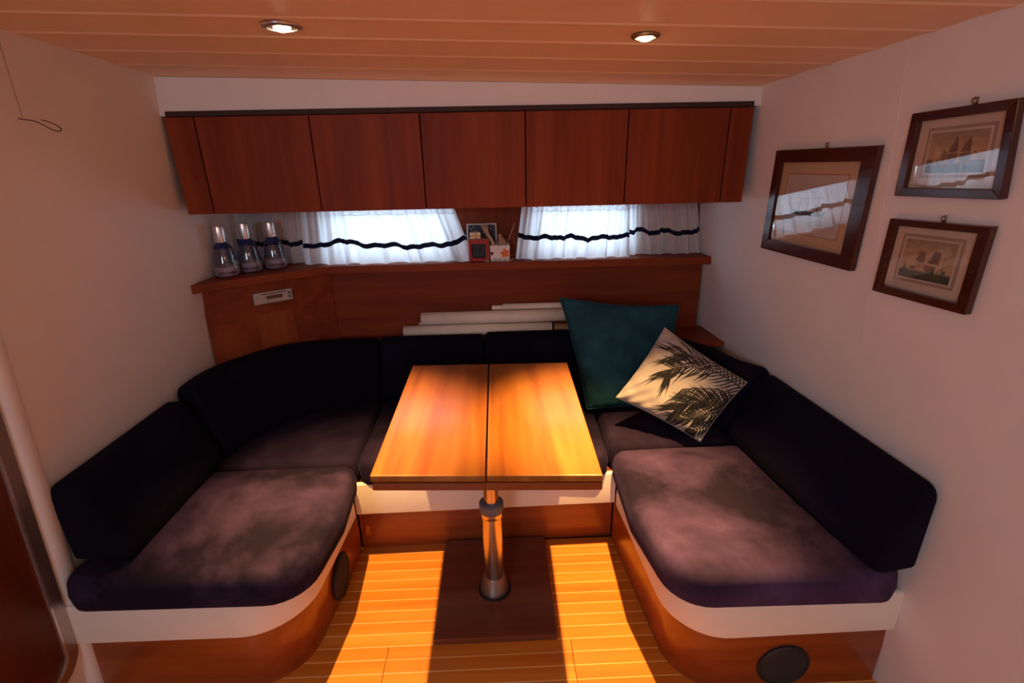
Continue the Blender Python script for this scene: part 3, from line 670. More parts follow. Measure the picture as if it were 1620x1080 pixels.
def picture(label, cor, fw, mats, canvas, hang, bow=0.0):
    """cor: TL(far) TR(near) BR BL corners on the bulkhead; fw: (left,top,right,bottom) frame width fractions"""
    TL, TR, BR, BL = [V(c) for c in cor]
    nrm = (BL - TL).cross(TR - TL).normalized()
    if nrm.x > 0: nrm = -nrm
    def P(u, v, d): return TL.lerp(TR, u).lerp(BL.lerp(BR, u), v) + nrm * d
    t = thing('framed_picture', label, 'picture', TL.lerp(BR, 0.5), 'framed ship prints on the right wall')
    l, tp, r, b = fw; D = 0.019
    def member(a, bb, ci, di):
        # outer a-bb, inner ci-di, stepped profile
        vs = []
        for (u, v) in (a, bb, di, ci): vs.append(P(u, v, 0.002))
        for (u, v) in (a, bb, di, ci): vs.append(P(u, v, D if (u, v) in (a, bb) else D - 0.0008))
        return mesh('frame', vs, CUBE, M['frame'], t, bev=0.0015)
    o4 = [(0, 0), (1, 0), (1, 1), (0, 1)]; i4 = [(l, tp), (1 - r, tp), (1 - r, 1 - b), (l, 1 - b)]
    for k in range(4): member(o4[k], o4[(k + 1) % 4], i4[k], i4[(k + 1) % 4])
    def sub(u0, v0, u1, v1, d): return [P(u0, v0, d), P(u1, v0, d), P(u1, v1, d), P(u0, v1, d)]
    def slab(name, u0, v0, u1, v1, d0, d1, mat): return mesh(name, sub(u0, v0, u1, v1, d0) + sub(u0, v0, u1, v1, d1), CUBE, mat, t)
    slab('backing', l * 0.5, tp * 0.5, 1 - r * 0.5, 1 - b * 0.5, 0.0015, 0.004, M['kraft'])
    slab('mat_board', l - .005, tp - .005, 1 - r + .005, 1 - b + .005, 0.0045, 0.006, mats[0])
    iw, ih = 1 - l - r, 1 - tp - b
    def inn(u, v): return l + iw * u, tp + ih * v
    d = 0.006
    for (u0, v0, u1, v1, mt) in mats[1]:
        a = inn(u0, v0); e = inn(u1, v1); slab('mat_line', a[0], a[1], e[0], e[1], d + .0001, d + 0.0005, mt); d += 0.0006
    (u0, v0, u1, v1) = mats[2]; a = inn(u0, v0); e = inn(u1, v1); d += 0.0002
    nu, nv = canvas.w, canvas.h
    pm = grid_mesh('print', lambda i, j: P(a[0] + (e[0] - a[0]) * i, a[1] + (e[1] - a[1]) * j, d + 0.0003), nu, nv, M['print'], t); paint_mesh(pm, canvas, nu, nv)
    slab('glass', l - .004, tp - .004, 1 - r + .004, 1 - b + .004, 0.0118, 0.0128, M['pglass'])
    h = V(hang); w = (TR - TL).normalized(); up = (TL - BL).normalized(); base_ = P(0.5, 0, 0.003); base_ = base_ + w * (h - base_).dot(w)
    ring_ = [base_ + up * 0.008 + nrm * 0.004 + (w * math.cos(a_) + up * math.sin(a_)) * 0.0055 for a_ in [2 * math.pi * k / 14 for k in range(15)]]
    hp_ = mesh('hanger_plate', [base_ + w * x + up * z + nrm * dd for dd in (0.001, 0.003) for x, z in ((-0.008, -0.012), (0.008, -0.012), (0.005, 0.004), (-0.005, 0.004))], CUBE, M['brass'], t)
    tube('hanging_ring', ring_, 0.0014, M['brass'], hp_, seg=6)
    tube('screw', [base_ + up * 0.0125 - nrm * 0.002, base_ + up * 0.0125 + nrm * 0.008], 0.0022, M['brass'], hp_, seg=8)
line1 = plain('mat_red_line', (0.45, 0.22, 0.14), 0.8); tan = plain('mat_tan', (0.70, 0.53, 0.34), 0.85); paleb = plain('mat_pale', (0.70, 0.62, 0.56), 0.85)
taupe = plain('mat_taupe', (0.42, 0.33, 0.26), 0.85); white2 = plain('mat_white', (0.72, 0.62, 0.50), 0.85)
def onw(y, z): return (XR(y, z) - 0.001, y, z)
picture('largest framed ship print, dark frame, tan mat and tall masts under glass', [onw(1.751, 1.553), onw(1.322, 1.560), onw(1.359, 1.228), onw(1.800, 1.220)], (0.082, 0.115, 0.115, 0.115),
        (tan, [(0.10, 0.135, 0.885, 0.865, line1), (0.108, 0.145, 0.877, 0.855, paleb)], (0.15, 0.22, 0.83, 0.80)), print_big(), (0.978, 1.528, 1.566))
picture('small framed sepia print of a two-sailed ship, uppermost at the right edge', [onw(1.238, 1.627), onw(1.006, 1.637), onw(0.996, 1.452), onw(1.252, 1.442)], (0.085, 0.105, 0.085, 0.105),
        (white2, [(0.115, 0.12, 0.90, 0.85, taupe), (0.15, 0.165, 0.865, 0.81, white2)], (0.175, 0.20, 0.84, 0.78)), print_ship(0), (1.003, 1.103, 1.639))
picture('small framed print of a ship on a green sea, lowest picture below the sepia one', [onw(1.252, 1.387), onw(1.001, 1.398), onw(1.015, 1.205), onw(1.273, 1.195)], (0.078, 0.085, 0.10, 0.10),
        (white2, [(0.10, 0.11, 0.87, 0.86, taupe), (0.135, 0.155, 0.835, 0.815, white2)], (0.16, 0.185, 0.81, 0.79)), print_ship(1), (1.021, 1.121, 1.403))

# ------------------------------------------------------------------ pull cord on the left bulkhead
cd = thing('hanging_wire', 'thin dark wire ending in a loop on the left wall', 'wire', (XL(1.365, 1.66), 1.365, 1.66))
tube('wire', [lp(1.35, ZC(-1.13, 1.35) - .003, 0.004), lp(1.354, 1.75, 0.004), lp(1.358, 1.66, 0.006)], 0.0007, M['kraft'], cd, seg=6)
lo_ = [(1.345, 1.658, .006), (1.352, 1.656, .012), (1.365, 1.653, .025), (1.378, 1.645, .034), (1.39, 1.636, .040), (1.405, 1.632, .042), (1.42, 1.634, .040), (1.425, 1.640, .036), (1.418, 1.648, .030), (1.403, 1.655, .024), (1.392, 1.657, .020)]
tube('loop', catmull([lp(a, b, c) for a, b, c in lo_], 5), 0.0012, M['black'], cd, seg=6)

# ------------------------------------------------------------------ curtains
def curtain(label, x0, x1, top_in, ztop, zbot, bandz, yb, yt, pleats, seed, side=(0, 0), gather=0.018, edge=None):
    rs = random.Random(seed); nu, nv = int(240 * max(0.3, (x1 - x0) / 0.76)), 30
    ph = [rs.uniform(0, 6.28) for _ in range(6)]
    def warp(u): return u + 0.020 * math.sin(2 * math.pi * u * 2.3 + ph[0]) + 0.012 * math.sin(2 * math.pi * u * 5.1 + ph[1])
    def pos(u, v, off=0.0):
        # u along, v 0 top .. 1 bottom
        a, b = x0 + top_in[0] * (1 - v) ** 1.0, x1 - top_in[1] * (1 - v) ** 1.0
        x = a + (b - a) * u; w = warp(u)
        amp = gather * (0.55 + 0.6 * v)
        p1 = math.sin(2 * math.pi * w * pleats + ph[2]); p2 = math.sin(2 * math.pi * w * pleats * 2.7 + ph[3]); p3 = math.sin(2 * math.pi * w * pleats * 0.45 + ph[4]); p1 = math.copysign(abs(p1) ** 0.75, p1)
        y = yt + (yb - yt) * v - amp * (0.55 * p1 + (0.30 * (1 - v) + 0.08) * p2 + 0.5 * v * p3) - off
        x += amp * 0.5 * math.cos(2 * math.pi * w * pleats + ph[2]) * v
        z = ztop(u) + (zbot(u) - ztop(u)) * v + (1 - v) * 0.0035 * math.sin(2 * math.pi * w * pleats * 2 + ph[5])
        if v < 0.02: y -= 0.002 * p2
        return (x, y, max(z, 1.1115))
    t = thing('curtain', label, 'curtain', ((x0 + x1) / 2, yb, 1.112), 'white curtains with a navy band')
    grid_mesh('fabric', lambda i, j: pos(i, j), nu, nv, M['curtain'], t, smooth=True)
    def bp(i, j):
        zc = bandz(i) + (0.5 - j) * 0.021; v = (ztop(i) - zc) / (ztop(i) - zbot(i)); return pos(i, v, 0.0016)
    grid_mesh('ribbon', bp, nu, 4, M['band'], t, smooth=True)
    # gathered heading tape and wire
    pts = [pos(i / 30, 0.10, -0.004) for i in range(31)]
    tube('curtain_wire', pts, 0.0012, M['alu'], t, seg=6)
    return t
def interp(tab):
    xs_, ys_ = [a for a, _ in tab], [b for _, b in tab]
    return lambda u: float(np.interp(u, xs_, ys_))
def wav(base_, amps):
    return lambda u: base_(u) + sum(a * math.sin(2 * math.pi * f * u + p) for a, f, p in amps)
curtain('short white curtain in the dim left corner behind the glass bottles', -1.160, -0.855, (0.0, -0.01), lambda u: 1.345, lambda u: 1.1125,
        wav(interp([(0, 1.212), (0.6, 1.206), (0.8, 1.20), (1, 1.222)]), [(0.006, 1.9, 0.4)]), 2.282, 2.288, 5, 3, gather=0.013)
curtain('white curtain with navy band over the bright left window, hanging left of the ornaments', -0.868, -0.098, (0.008, 0.085), lambda u: 1.342, lambda u: 1.1125,
        wav(interp([(0, 1.190), (0.10, 1.192), (0.2, 1.213), (0.35, 1.198), (0.5, 1.186), (0.72, 1.180), (0.85, 1.186), (1, 1.208)]), [(0.0045, 4.2, 0.4), (0.0025, 9.1, 1.0)]), 2.240, 2.278, 9, 11, gather=0.017)
curtain('white curtain with navy band over the bright right window, hanging right of the ornaments', 0.083, 0.590, (0.035, -0.01), lambda u: 1.340, lambda u: 1.1125,
        wav(interp([(0, 1.212), (0.3, 1.204), (0.45, 1.207), (0.6, 1.196), (0.8, 1.200), (1, 1.206)]), [(0.004, 4.0, 1.4), (0.002, 9.1, 0.0)]), 2.240, 2.278, 8, 23, gather=0.017)
curtain('white curtain bunched against the right wall at the end of the shelf', 0.585, 0.955, (-0.012, 0.045), lambda u: 1.345, wav(lambda u: 1.1125, []),
        wav(interp([(0, 1.208), (0.2, 1.226), (0.42, 1.205), (0.5, 1.226), (0.65, 1.208), (0.8, 1.206), (1, 1.218)]), [(0.004, 5.2, 0.4)]), 2.284, 2.292, 6, 31, gather=0.014)

# ------------------------------------------------------------------ bottles
SHZ = 1.1105
def text_on(txt, size, mapper, mat, parent, name='lettering', thick=0.0006):
    cu = bpy.data.curves.new('t', 'FONT'); cu.body = txt; cu.size = size; cu.align_x = 'CENTER'; cu.extrude = thick / 2
    to = bpy.data.objects.new('t', cu); COL.objects.link(to); dg = bpy.context.evaluated_depsgraph_get()
    me = bpy.data.meshes.new_from_object(to.evaluated_get(dg)); bpy.data.objects.remove(to)
    vs = [mapper(v.co.x, v.co.y, v.co.z) for v in me.vertices]; fs = [tuple(p.vertices) for p in me.polygons]
    bpy.data.meshes.remove(me); return mesh(name, vs, fs, mat, parent)
def bottle(label, x, y, z=SHZ, h=1.0, ang=0.0):
    t = thing('bottle', label, 'bottle', (x, y, z), 'glass bottles on the left end of the shelf')
    pr = [(0.0001, 0.0), (0.042, 0.0), (0.0475, 0.003), (0.0485, 0.014), (0.0465, 0.045), (0.042, 0.080), (0.036, 0.108), (0.0295, 0.124), (0.0225, 0.132), (0.0205, 0.138)]
    lathe('glass', (x, y, z), [(r, k * h) for r, k in pr], M['bottle'], t, seg=40, auto=60)
    lathe('liquid_haze', (x, y, z), [(0.0001, 0.003), (0.0405, 0.003), (0.0462, 0.010), (0.0455, 0.030), (0.0440, 0.042), (0.0001, 0.050)], M['label'], t, seg=40, auto=60)
    lathe('shoulder', (x, y, z), [(r, k * h) for r, k in ((0.0350, 0.114), (0.0335, 0.118), (0.0302, 0.125), (0.0232, 0.133), (0.0212, 0.139))], M['bluegl'], t, seg=40, auto=60)
    lathe('cap', (x, y, z), [(0.0214, 0.139 * h), (0.0218, 0.141 * h), (0.0205, 0.197 * h), (0.0192, 0.202 * h), (0.0001, 0.2025 * h)], M['silver'], t, seg=28)
    # speckled grain relief beads down the front of the glass
    fa = math.atan2(-y, -x) + ang
    for k in range(9):
        zz = 0.052 + 0.008 * k; rr = float(np.interp(zz, [p[1] for p in pr], [p[0] for p in pr])) + 0.0008; a = fa + 0.10 * math.sin(k * 2.1)
        c = (x + rr * math.cos(a), y + rr * math.sin(a), z + zz * h)
        lathe('bead', (c[0], c[1], c[2]), [(0.0001, -0.0022), (0.0018, -0.001), (0.0018, 0.001), (0.0001, 0.0022)], M['silver'], t, seg=8)
    text_on('GIN MARE', 0.0145, lambda a, b, c: (x + (0.0490 + c) * math.cos(fa + a / 0.048), y + (0.0490 + c) * math.sin(fa + a / 0.048), z + 0.016 + b), M['black'], t)
    return t
bottle('clear conical bottle with blue shoulder, the leftmost, against the left wall', -1.108, 2.058)
bottle('clear conical bottle with blue shoulder and shiny silver cap, between the two others', -1.050, 2.142)
bottle('clear conical bottle partly hidden, the rightmost of the three', -0.968, 2.203, h=0.98)

# ------------------------------------------------------------------ radio and little hatch on the diagonal lining
D0 = V((-1.186, 1.965, 0)); DD = (V((-0.765, 2.276, 0)) - D0).normalized(); DN = V((DD.y, -DD.x, 0))
def dg_(s, z, d): p = D0 + DD * s + DN * d; return (p.x, p.y, z)
def dbox(name, s0, s1, z0, z1, d0, d1, mat, parent, bev=0.001):
    return hexa(name, [dg_(s0, z0, d1), dg_(s1, z0, d1), dg_(s1, z0, d0), dg_(s0, z0, d0), dg_(s0, z1, d1), dg_(s1, z1, d1), dg_(s1, z1, d0), dg_(s0, z1, d0)], mat, parent, bev=bev)
rd = thing('car_radio', 'silver car radio set into the wood below the bottles', 'radio', dg_(0.26, 0.978, 0))
a0, a1 = 0.186, 0.343
dbox('face', a0, a1, 0.978, 1.028, 0.0005, 0.012, M['face'], rd, 0.003)
dbox('disc_slot', a0 + 0.032, a1 - 0.022, 1.0185, 1.0215, 0.0121, 0.0128, M['black'], rd, 0)
dbox('display', a0 + 0.050, a1 - 0.042, 0.996, 1.011, 0.0121, 0.0130, M['display'], rd, 0.0005)
for k in range(5): dbox('button', a0 + 0.052 + 0.013 * k, a0 + 0.061 + 0.013 * k, 0.984, 0.990, 0.0121, 0.0145, M['alu'], rd)
p = V(dg_(a0 + 0.022, 1.002, 0.012)); tube('knob', [p, p + DN * 0.010], 0.0095, M['alu'], rd, seg=20)
for k in range(2):
    p = V(dg_(a1 - 0.013, 0.995 + 0.016 * k, 0.012)); tube('knob', [p, p + DN * 0.006], 0.006, M['grey'], rd, seg=16)
hd = thing('locker_hatch', 'small square wooden locker door with a round knob, below the radio', 'cabinet door', dg_(0.26, 0.785, 0))
M['hatch'] = wood('hatch_mahogany', (0.17, 0.035, 0.011), (0.25, 0.054, 0.015), (0.31, 0.075, 0.020), 'Z', 0.5, spec=0.2)
dbox('door', 0.183, 0.338, 0.785, 0.938, 0.0005, 0.004, M['hatch'], hd, 0.001)
p = V(dg_(0.325, 0.872, 0.004)); lathe('knob', p, [(0.006, 0), (0.006, 0.001)], M['brass'], hd, seg=12); tube('catch', [p, p + DN * 0.006, p + DN * 0.010], [0.005, 0.005, 0.003], M['brass'], hd, seg=12)

# ------------------------------------------------------------------ rolled charts on the ledge
def roll(label, x0, x1, y, z, r, tilt=0.0):
    t = thing('rolled_chart', label, 'paper roll', ((x0 + x1) / 2, y, z - r), 'rolled charts on the ledge')
    n = 28; vs, fs = [], []; turns = [(r, 0), (r, 1)]
    secs = []
    prof = []
    # spiral sheet: two and a half turns with a visible lip
    K = 64; T = 2.3
    for k in range(K + 1):
        a = 2 * math.pi * T * k / K + 0.7; rr = r - 0.0022 * (T * k / K); prof.append((rr * math.cos(a), rr * math.sin(a)))
    L = len(prof)
    for sx, xx in enumerate((x0, x1)):
        for (a, b) in prof: vs.append((xx, y + a, z + b + tilt * sx))
    for k in range(L - 1): fs.append((k, k + 1, L + k + 1, L + k))
    o = mesh('sheet', vs, fs, M['roll'], t, smooth=True); s_ = o.modifiers.new('thick', 'SOLIDIFY'); s_.thickness = 0.0006; return t
    return t
roll('front rolled chart, lowest in the pile behind the backrest', -0.447, 0.250, 2.2325, 0.785, 0.0280)
roll('thick rolled chart resting on top of the front one', -0.362, 0.420, 2.2455, 0.8425, 0.0305)
roll('rolled chart mostly hidden, only its left end showing between two others', -0.380, 0.20, 2.2690, 0.811, 0.0075)
t4 = roll('thin rolled chart highest in the pile, short end near the teal pillow', 0.020, 0.420, 2.2605, 0.886, 0.0150)
tube('inner_sheet', [(-0.030, 2.2605, 0.884), (0.019, 2.2605, 0.884)], 0.0105, M['roll'], t4, seg=16)
t = thing('cardboard_tube', 'short dark brown tube end beside the front rolled chart', 'tube', (0.32, 2.232, 0.758))
lathe('tube_body', (0.262, 2.2325, 0.7815), [(0.022, 0.0), (0.0235, 0.002), (0.0235, 0.10), (0.022, 0.10), (0.0215, 0.002)], M['kraft'], t, axis='X', closed=True)
lathe('tube_plug', (0.262, 2.2325, 0.7815), [(0.0001, 0.008), (0.0212, 0.008), (0.0212, 0.014), (0.0001, 0.014)], M['dark'], t, axis='X')

# ------------------------------------------------------------------ ornaments between the windows
# starry card standing against the hull
t = thing('framed_card', 'dark starry card with a thin white border standing behind the ornaments', 'picture', (-0.068, 2.30, SHZ))
box('card', -0.133, 0.002, 2.300, 2.306, SHZ, 1.268, M['white'], t)
box('night_print', -0.128, -0.003, 2.2985, 2.2999, SHZ + .004, 1.263, M['navyc'], t, bev=0)
for sx, sz in ((-0.122, 1.252), (-0.103, 1.253), (-0.112, 1.243), (-0.055, 1.252), (-0.035, 1.252), (-0.025, 1.244), (-0.035, 1.225), (-0.018, 1.20), (-0.058, 1.228), (-0.118, 1.22)):
    lathe('star', (sx, 2.2984, sz), [(0.0022, 0.0), (0.0022, -0.0006), (0.0001, -0.0008)], M['white'], t, seg=10, axis='Y')
# dark object (small navy box) behind the curtain edge
t = thing('navy_box', 'small navy box with a white stripe behind the left curtain edge', 'box', (-0.142, 2.31, SHZ))
box('box_body', -0.165, -0.136, 2.302, 2.325, SHZ, 1.236, M['navyc'], t, bev=0.003)
box('stripe', -0.1655, -0.1355, 2.3012, 2.3018, 1.214, 1.219, M['white'], t, bev=0)
# red box frame with dark heart picture
t = thing('red_box_frame', 'open red box frame with a dark heart inside, left of the flower pot', 'ornament', (-0.082, 2.255, SHZ))
fx0, fx1, fy0, fy1, fz1 = -0.125, -0.037, 2.226, 2.262, 1.207
for nm, a in (('frame_side', (fx0, fx0 + .012, SHZ, fz1)), ('frame_side', (fx1 - .012, fx1, SHZ, fz1)), ('frame_top', (fx0 + .012, fx1 - .012, fz1 - .018, fz1)), ('frame_bottom', (fx0 + .012, fx1 - .012, SHZ, SHZ + .014))):
    box(nm, a[0], a[1], fy0, fy1, a[2], a[3], M['red'], t)
box('back_panel', fx0 + .012, fx1 - .012, fy1 - .008, fy1 - .004, SHZ + .014, fz1 - .018, M['navyc'], t, bev=0)
box('top_board', fx0 - .002, fx1 + .003, fy0 - .002, fy1 + .002, fz1, fz1 + .004, M['kraft'], t)
box('side_board', fx1 + 0.0002, fx1 + .004, fy0, fy1, SHZ, fz1 - .0002, M['kraft'], t)
hp = []
for k in range(24):
    a = 2 * math.pi * k / 24; hp.append((-0.081 + 0.00135 * 16 * math.sin(a) ** 3 * 0.8, 1.160 + 0.00115 * (13 * math.cos(a) - 5 * math.cos(2 * a) - 2 * math.cos(3 * a) - math.cos(4 * a))))
mesh('heart', [(x, fy1 - .0095, z) for x, z in hp] + [(x, fy1 - .013, z) for x, z in hp], [tuple(range(24)), tuple(range(24, 48))[::-1]] + [(i, (i + 1) % 24, 24 + (i + 1) % 24, 24 + i) for i in range(24)], M['black'], t)
# gift box on top of it
t = thing('gift_box', 'tiny white gift box with a gold ribbon, on top of the red frame', 'box', (-0.09, 2.244, 1.211))
gz = 1.2112; box('box_body', -0.117, -0.070, 2.232, 2.256, gz, gz + .027, M['white'], t)
box('ribbon', -0.1175, -0.0695, 2.2315, 2.2565, gz + .008, gz + .017, M['gold'], t, bev=0)
box('ribbon', -0.094, -0.085, 2.2312, 2.2568, gz - .0, gz + .0275, M['gold'], t, bev=0)
for s in (-1, 1): tube('bow', [(-0.0895, 2.236, gz + .028), (-0.0895 + s * .006, 2.236, gz + .033), (-0.0895 + s * .009, 2.236, gz + .029), (-0.0895, 2.236, gz + .0275)], 0.0013, M['gold'], t, seg=6)
# flower pot
px0, px1, py0, py1 = -0.030, 0.059, 2.215, 2.275; PT = 1.182
t = thing('flower_pot', 'square white pot painted with an orange flower and a small red tulip', 'pot', ((px0 + px1) / 2, 2.245, SHZ))
def tap(z, e=0.0): k = 0.003 * (1 - (z - SHZ) / (PT - SHZ)) - e; return [(px0 + k, py0 + k), (px1 - k, py0 + k), (px1 - k, py1 - k), (px0 + k, py1 - k)]
ov = [(x, y_, z) for z in (SHZ, PT) for x, y_ in tap(z)] + [(x, y_, z) for z in (PT, SHZ + .01) for x, y_ in tap(z, -0.004)]
mesh('pot_body', ov, [(3, 2, 1, 0)] + [(l * 4 + i, l * 4 + (i + 1) % 4, (l + 1) * 4 + (i + 1) % 4, (l + 1) * 4 + i) for l in range(3) for i in range(4)] + [(12, 13, 14, 15)], M['white'], t, bev=0.001)
fy = py0 - 0.0006
def petal(cx, cz, a, l, w, mat, nm='petal'):
    pts = []
    for k in range(12):
        th = 2 * math.pi * k / 12; u, v = l / 2 * (1 + math.cos(th)), w / 2 * math.sin(th) * (0.6 + 0.4 * (1 + math.cos(th)) / 2)
        pts.append((cx + u * math.cos(a) - v * math.sin(a), cz + u * math.sin(a) + v * math.cos(a)))
    mesh(nm, [(x, fy + .0012, z) for x, z in pts] + [(x, fy - .0008, z) for x, z in pts], [tuple(range(12)), tuple(range(12, 24))[::-1]] + [(i, (i + 1) % 12, 12 + (i + 1) % 12, 12 + i) for i in range(12)], mat, t)
for k in range(5): petal(0.037, 1.147, 2 * math.pi * k / 5 + 0.5, 0.021, 0.017, M['orange'])
lathe('flower_centre', (0.037, fy - .0008, 1.147), [(0.005, 0.0), (0.0045, -0.001), (0.0001, -0.0014)], M['gold'], t, seg=14, axis='Y')
for da in (-0.35, 0, 0.35): petal(-0.021, 1.139, math.pi / 2 + da, 0.015, 0.008, M['red'], 'tulip_petal')
for k in range(9): petal(-0.018 + k * 0.0082, 1.1125, math.pi / 2 + random.uniform(-.5, .5), 0.013, 0.0035, M['green'], 'painted_leaf')
# dried sprigs in the pot, leaning left
t = thing('dried_reeds', 'bunch of dry pinkish reeds leaning left out of the pot', 'dried plant', (-0.015, 2.25, SHZ + .012))
for k in range(7):
    xx = -0.064 + k * 0.005; tube('reed', [(-0.012 + k * 0.003, 2.25, SHZ + .013), (-0.022 + k * .002, 2.249, 1.19), (-0.046 + k * .002, 2.247, 1.232), (xx - 0.006, 2.245, 1.268 + 0.004 * (k % 3))], [0.0018, 0.0026, 0.0024, 0.0009], M['straw' if k % 3 else 'sand'], t, seg=6)
# figurine
t = thing('figurine', 'small clay figurine with a rounded head and veil, standing in the pot', 'figurine', (0.022, 2.245, SHZ + .012))
lathe('body', (0.022, 2.245, SHZ + .0125), [(0.0001, 0), (0.014, 0.0), (0.017, 0.03), (0.0175, 0.060), (0.014, 0.082), (0.007, 0.092), (0.0001, 0.094)], M['cork'], t, seg=20, auto=70)
lathe('head', (0.015, 2.243, 1.203), [(0.0001, 0), (0.007, 0.003), (0.0095, 0.011), (0.008, 0.021), (0.003, 0.026), (0.0001, 0.027)], M['cork'], t, seg=16, auto=70)
lathe('veil', (0.032, 2.246, 1.150), [(0.011, 0), (0.0125, 0.02), (0.011, 0.045), (0.005, 0.056), (0.0001, 0.058)], M['sand'], t, seg=16, auto=70)
t = thing('incense_stick', 'single thin straw stick leaning right out of the pot', 'stick', (0.05, 2.25, SHZ + .012))
tube('stick', [(0.040, 2.25, SHZ + .013), (0.050, 2.25, 1.19), (0.083, 2.25, 1.272)], 0.0012, M['straw'], t, seg=6)
t = thing('potpourri_dish', 'flat reddish dish of shells and pebbles at the foot of the pot', 'dish', (-0.055, 2.214, SHZ))
for (nm, lab, x, y_, rr, mt) in (('shell', 'small white pebble left of the flower pot base', -0.041, 2.2165, 0.0055, 'stone'), ('shell', 'tiny pale pebble in front of the red frame', -0.053, 2.2135, 0.0045, 'straw'), ('shell', 'brown dried flower head right of the pot', 0.068, 2.232, 0.009, 'kraft'), ('shell', 'small cream pebble right of the pot base', 0.062, 2.2155, 0.004, 'gold')):
    o = lathe('pebble', (x, y_, SHZ), [(0.0001, 0), (rr * .8, 0.0004), (rr, rr * .5), (rr * .7, rr * 1.1), (0.0001, rr * 1.3)], M[mt], None, seg=12, auto=70, loc=(x, y_, SHZ)); props(o, lab, 'pebble')
bpy.data.objects.remove(t)

# ------------------------------------------------------------------ pillows
def pillow(name, label, corners, thick, nrm_hint, mat, nres=40, canvas=None, sag=0.0, wr=0.004, pinch=0.045, droop=0.0):
    A, B, C_, D = [V(c) for c in corners]   # u: A->B, v: A->D
    nrm = (B - A).cross(D - A).normalized()
    if nrm.dot(V(nrm_hint)) < 0: nrm = -nrm
    cen = (A + B + C_ + D) / 4; t = thing(name, label, 'pillow', (cen.x, cen.y, min(p.z for p in (A, B, C_, D))))
    def P(u, v, side):
        a, b = 2 * u - 1, 2 * v - 1
        # edges drawn in between the pointed corners
        pu = a * (1 - pinch * (1 - b * b) ** 1.0 * abs(a) ** 2); pv = b * (1 - pinch * (1 - a * a) * abs(b) ** 2)
        U, Vv = (pu + 1) / 2, (pv + 1) / 2
        base_ = A.lerp(B, U).lerp(D.lerp(C_, U), Vv)
        h = (max(0, 1 - abs(a) ** 2.3) * max(0, 1 - abs(b) ** 2.3)) ** 0.48
        w = wr * (math.sin(7 * a + 3 * b) + 0.7 * math.sin(11 * b - 5 * a + 1) + 0.5 * math.sin(19 * a * b + 2)) * min(1, h * 1.5)
        edgew = 0.003 * math.sin(23 * a + 17 * b) * (1 - h)
        q = base_ + nrm * (side * thick / 2 * h + (w if side > 0 else 0) + edgew); q.z -= droop * (1 - abs(a)) * (1 - Vv) ; return q
    n = nres; vs = [P(i / (n - 1), j / (n - 1), 1) for j in range(n) for i in range(n)]
    vs2 = [P(i / (n - 1), j / (n - 1), -1) for j in range(n) for i in range(n)]
    fs = [(j * n + i, j * n + i + 1, (j + 1) * n + i + 1, (j + 1) * n + i) for j in range(n - 1) for i in range(n - 1)]
    K = n * n
    fs2 = [(K + j * n + i, K + (j + 1) * n + i, K + (j + 1) * n + i + 1, K + j * n + i + 1) for j in range(n - 1) for i in range(n - 1)]
    off = origin_of(t); me = bpy.data.meshes.new('cover'); me.from_pydata([tuple(v - off) for v in vs + vs2], [], fs + fs2)
    o = link('cover', me, mat, t, smooth=True)
    if canvas is not None: paint_mesh(o, canvas, n, n)
    bm = bmesh.new(); bm.from_mesh(me); bmesh.ops.remove_doubles(bm, verts=bm.verts, dist=1e-6); bmesh.ops.recalc_face_normals(bm, faces=bm.faces); bm.to_mesh(me); bm.free()
    edge_ = [(i / 24, 0) for i in range(24)] + [(1, i / 24) for i in range(24)] + [(1 - i / 24, 1) for i in range(24)] + [(0, 1 - i / 24) for i in range(25)]
    tube('seam_piping', [P(a, b, 1) for a, b in edge_], 0.0028 if canvas is None else 0.0011, mat if canvas is None else M['paper'], t, seg=6)
    return t
pillow('teal_pillow', 'large square dark teal velvet pillow leaning on the back rest', [(0.268, 2.10, 0.968), (0.795, 2.085, 0.922), (0.715, 1.895, 0.522), (0.372, 1.905, 0.520)], 0.125, (0, -1, 0.3), M['teal'], 46, wr=0.005, droop=0.010)
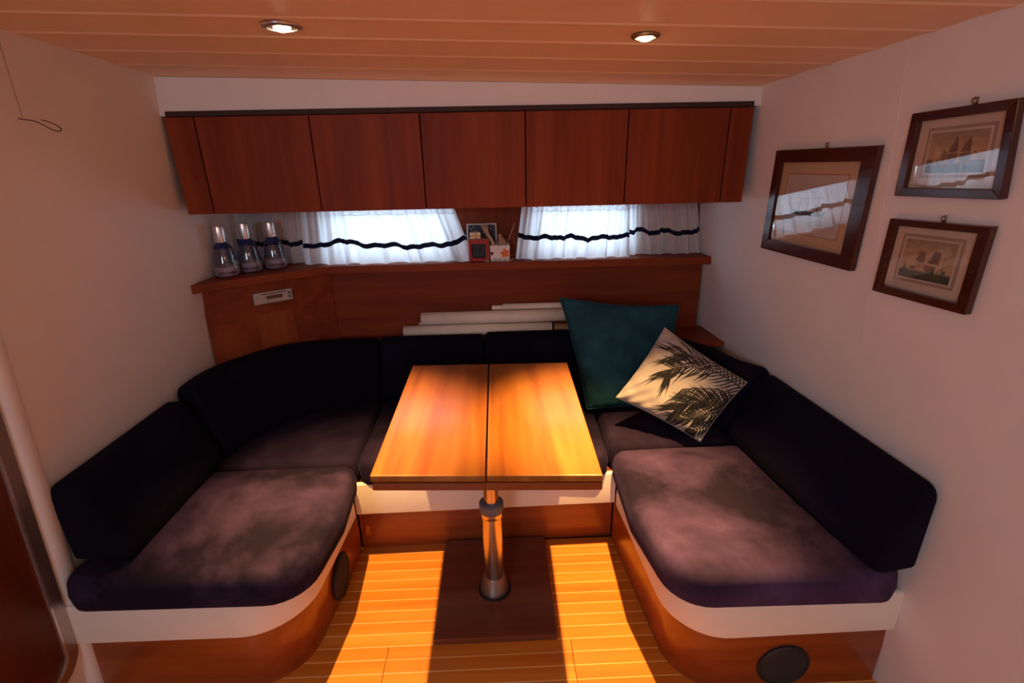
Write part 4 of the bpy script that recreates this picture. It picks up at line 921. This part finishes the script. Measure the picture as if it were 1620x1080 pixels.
# palm-leaf print, drawn flat in the cloth's own coordinates
def palm_canvas():
    c = Canvas(420, 420, (0.44, 0.385, 0.33)); c.noise(0.05, 6, 6)
    A = np.array((1051., 514.)); E = np.array([(129., 84.), (-79., 116.)]).T; I = np.linalg.inv(E)
    def uv(x, y): q = I @ (np.array((860 + x / 3.857, 450 + y / 3.857)) - A); return (float(q[0]), float(q[1]))
    dk = [(0.007, 0.006, 0.006), (0.012, 0.010, 0.006), (0.009, 0.006, 0.008)]
    r2 = random.Random(5)
    def frond(spine, n, l0, l1, a_up, a_dn, w=0.0075, sides=(1, -1)):
        sp = [np.array(s, float) for s in spine]
        for k in range(n):
            t = k / (n - 1); s = t * (len(sp) - 1); i = min(int(s), len(sp) - 2); p = sp[i] + (sp[i + 1] - sp[i]) * (s - i); d = sp[i + 1] - sp[i]; th = math.atan2(d[1], d[0])
            L = l0 + (l1 - l0) * t
            for sd in sides:
                a = th + sd * math.radians((a_up if sd > 0 else a_dn) * (1 - 0.55 * t) + r2.uniform(-6, 6)); l_ = L * r2.uniform(0.8, 1.15)
                m_ = p + np.array((math.cos(a), math.sin(a))) * l_ * 0.5; a2 = a - sd * 0.18; e = m_ + np.array((math.cos(a2), math.sin(a2))) * l_ * 0.5
                col = dk[r2.randrange(3)]
                w_ = w * 1.3; c.line(uv(*p), uv(*m_), w_ * 0.6, col, w_); c.line(uv(*m_), uv(*e), w_, col, 0.0006)
        for i in range(len(sp) - 1): c.line(uv(*sp[i]), uv(*sp[i + 1]), 0.006, dk[1], 0.004)
    frond([(1260, 580), (1080, 470), (900, 425), (800, 425)], 26, 130, 185, 60, 55, 0.006)
    frond([(1230, 640), (1050, 520), (880, 500), (780, 520), (740, 560)], 34, 120, 170, 62, 60, 0.0065)
    frond([(1200, 700), (1050, 640), (930, 640), (840, 650)], 26, 200, 190, 50, 75, 0.0058, sides=(-1,))
    frond([(1180, 760), (1100, 740), (980, 720), (860, 750), (790, 790)], 34, 120, 160, 60, 55, 0.008)
    frond([(1090, 800), (980, 810), (900, 850), (800, 860)], 20, 110, 120, 65, 60, 0.008)
    frond([(1060, 900), (1000, 900), (900, 930), (860, 960)], 16, 90, 60, 70, 70, 0.009)
    return c
pillow('palm_print_pillow', 'square cream pillow printed with black palm leaves, set on its corner', [(0.645, 1.815, 0.915), (0.905, 1.632, 0.757), (0.758, 1.630, 0.512), (0.452, 1.745, 0.655)], 0.125, (0, -1, 0.4), M['palm'], 320, palm_canvas(), wr=0.003, pinch=0.05)
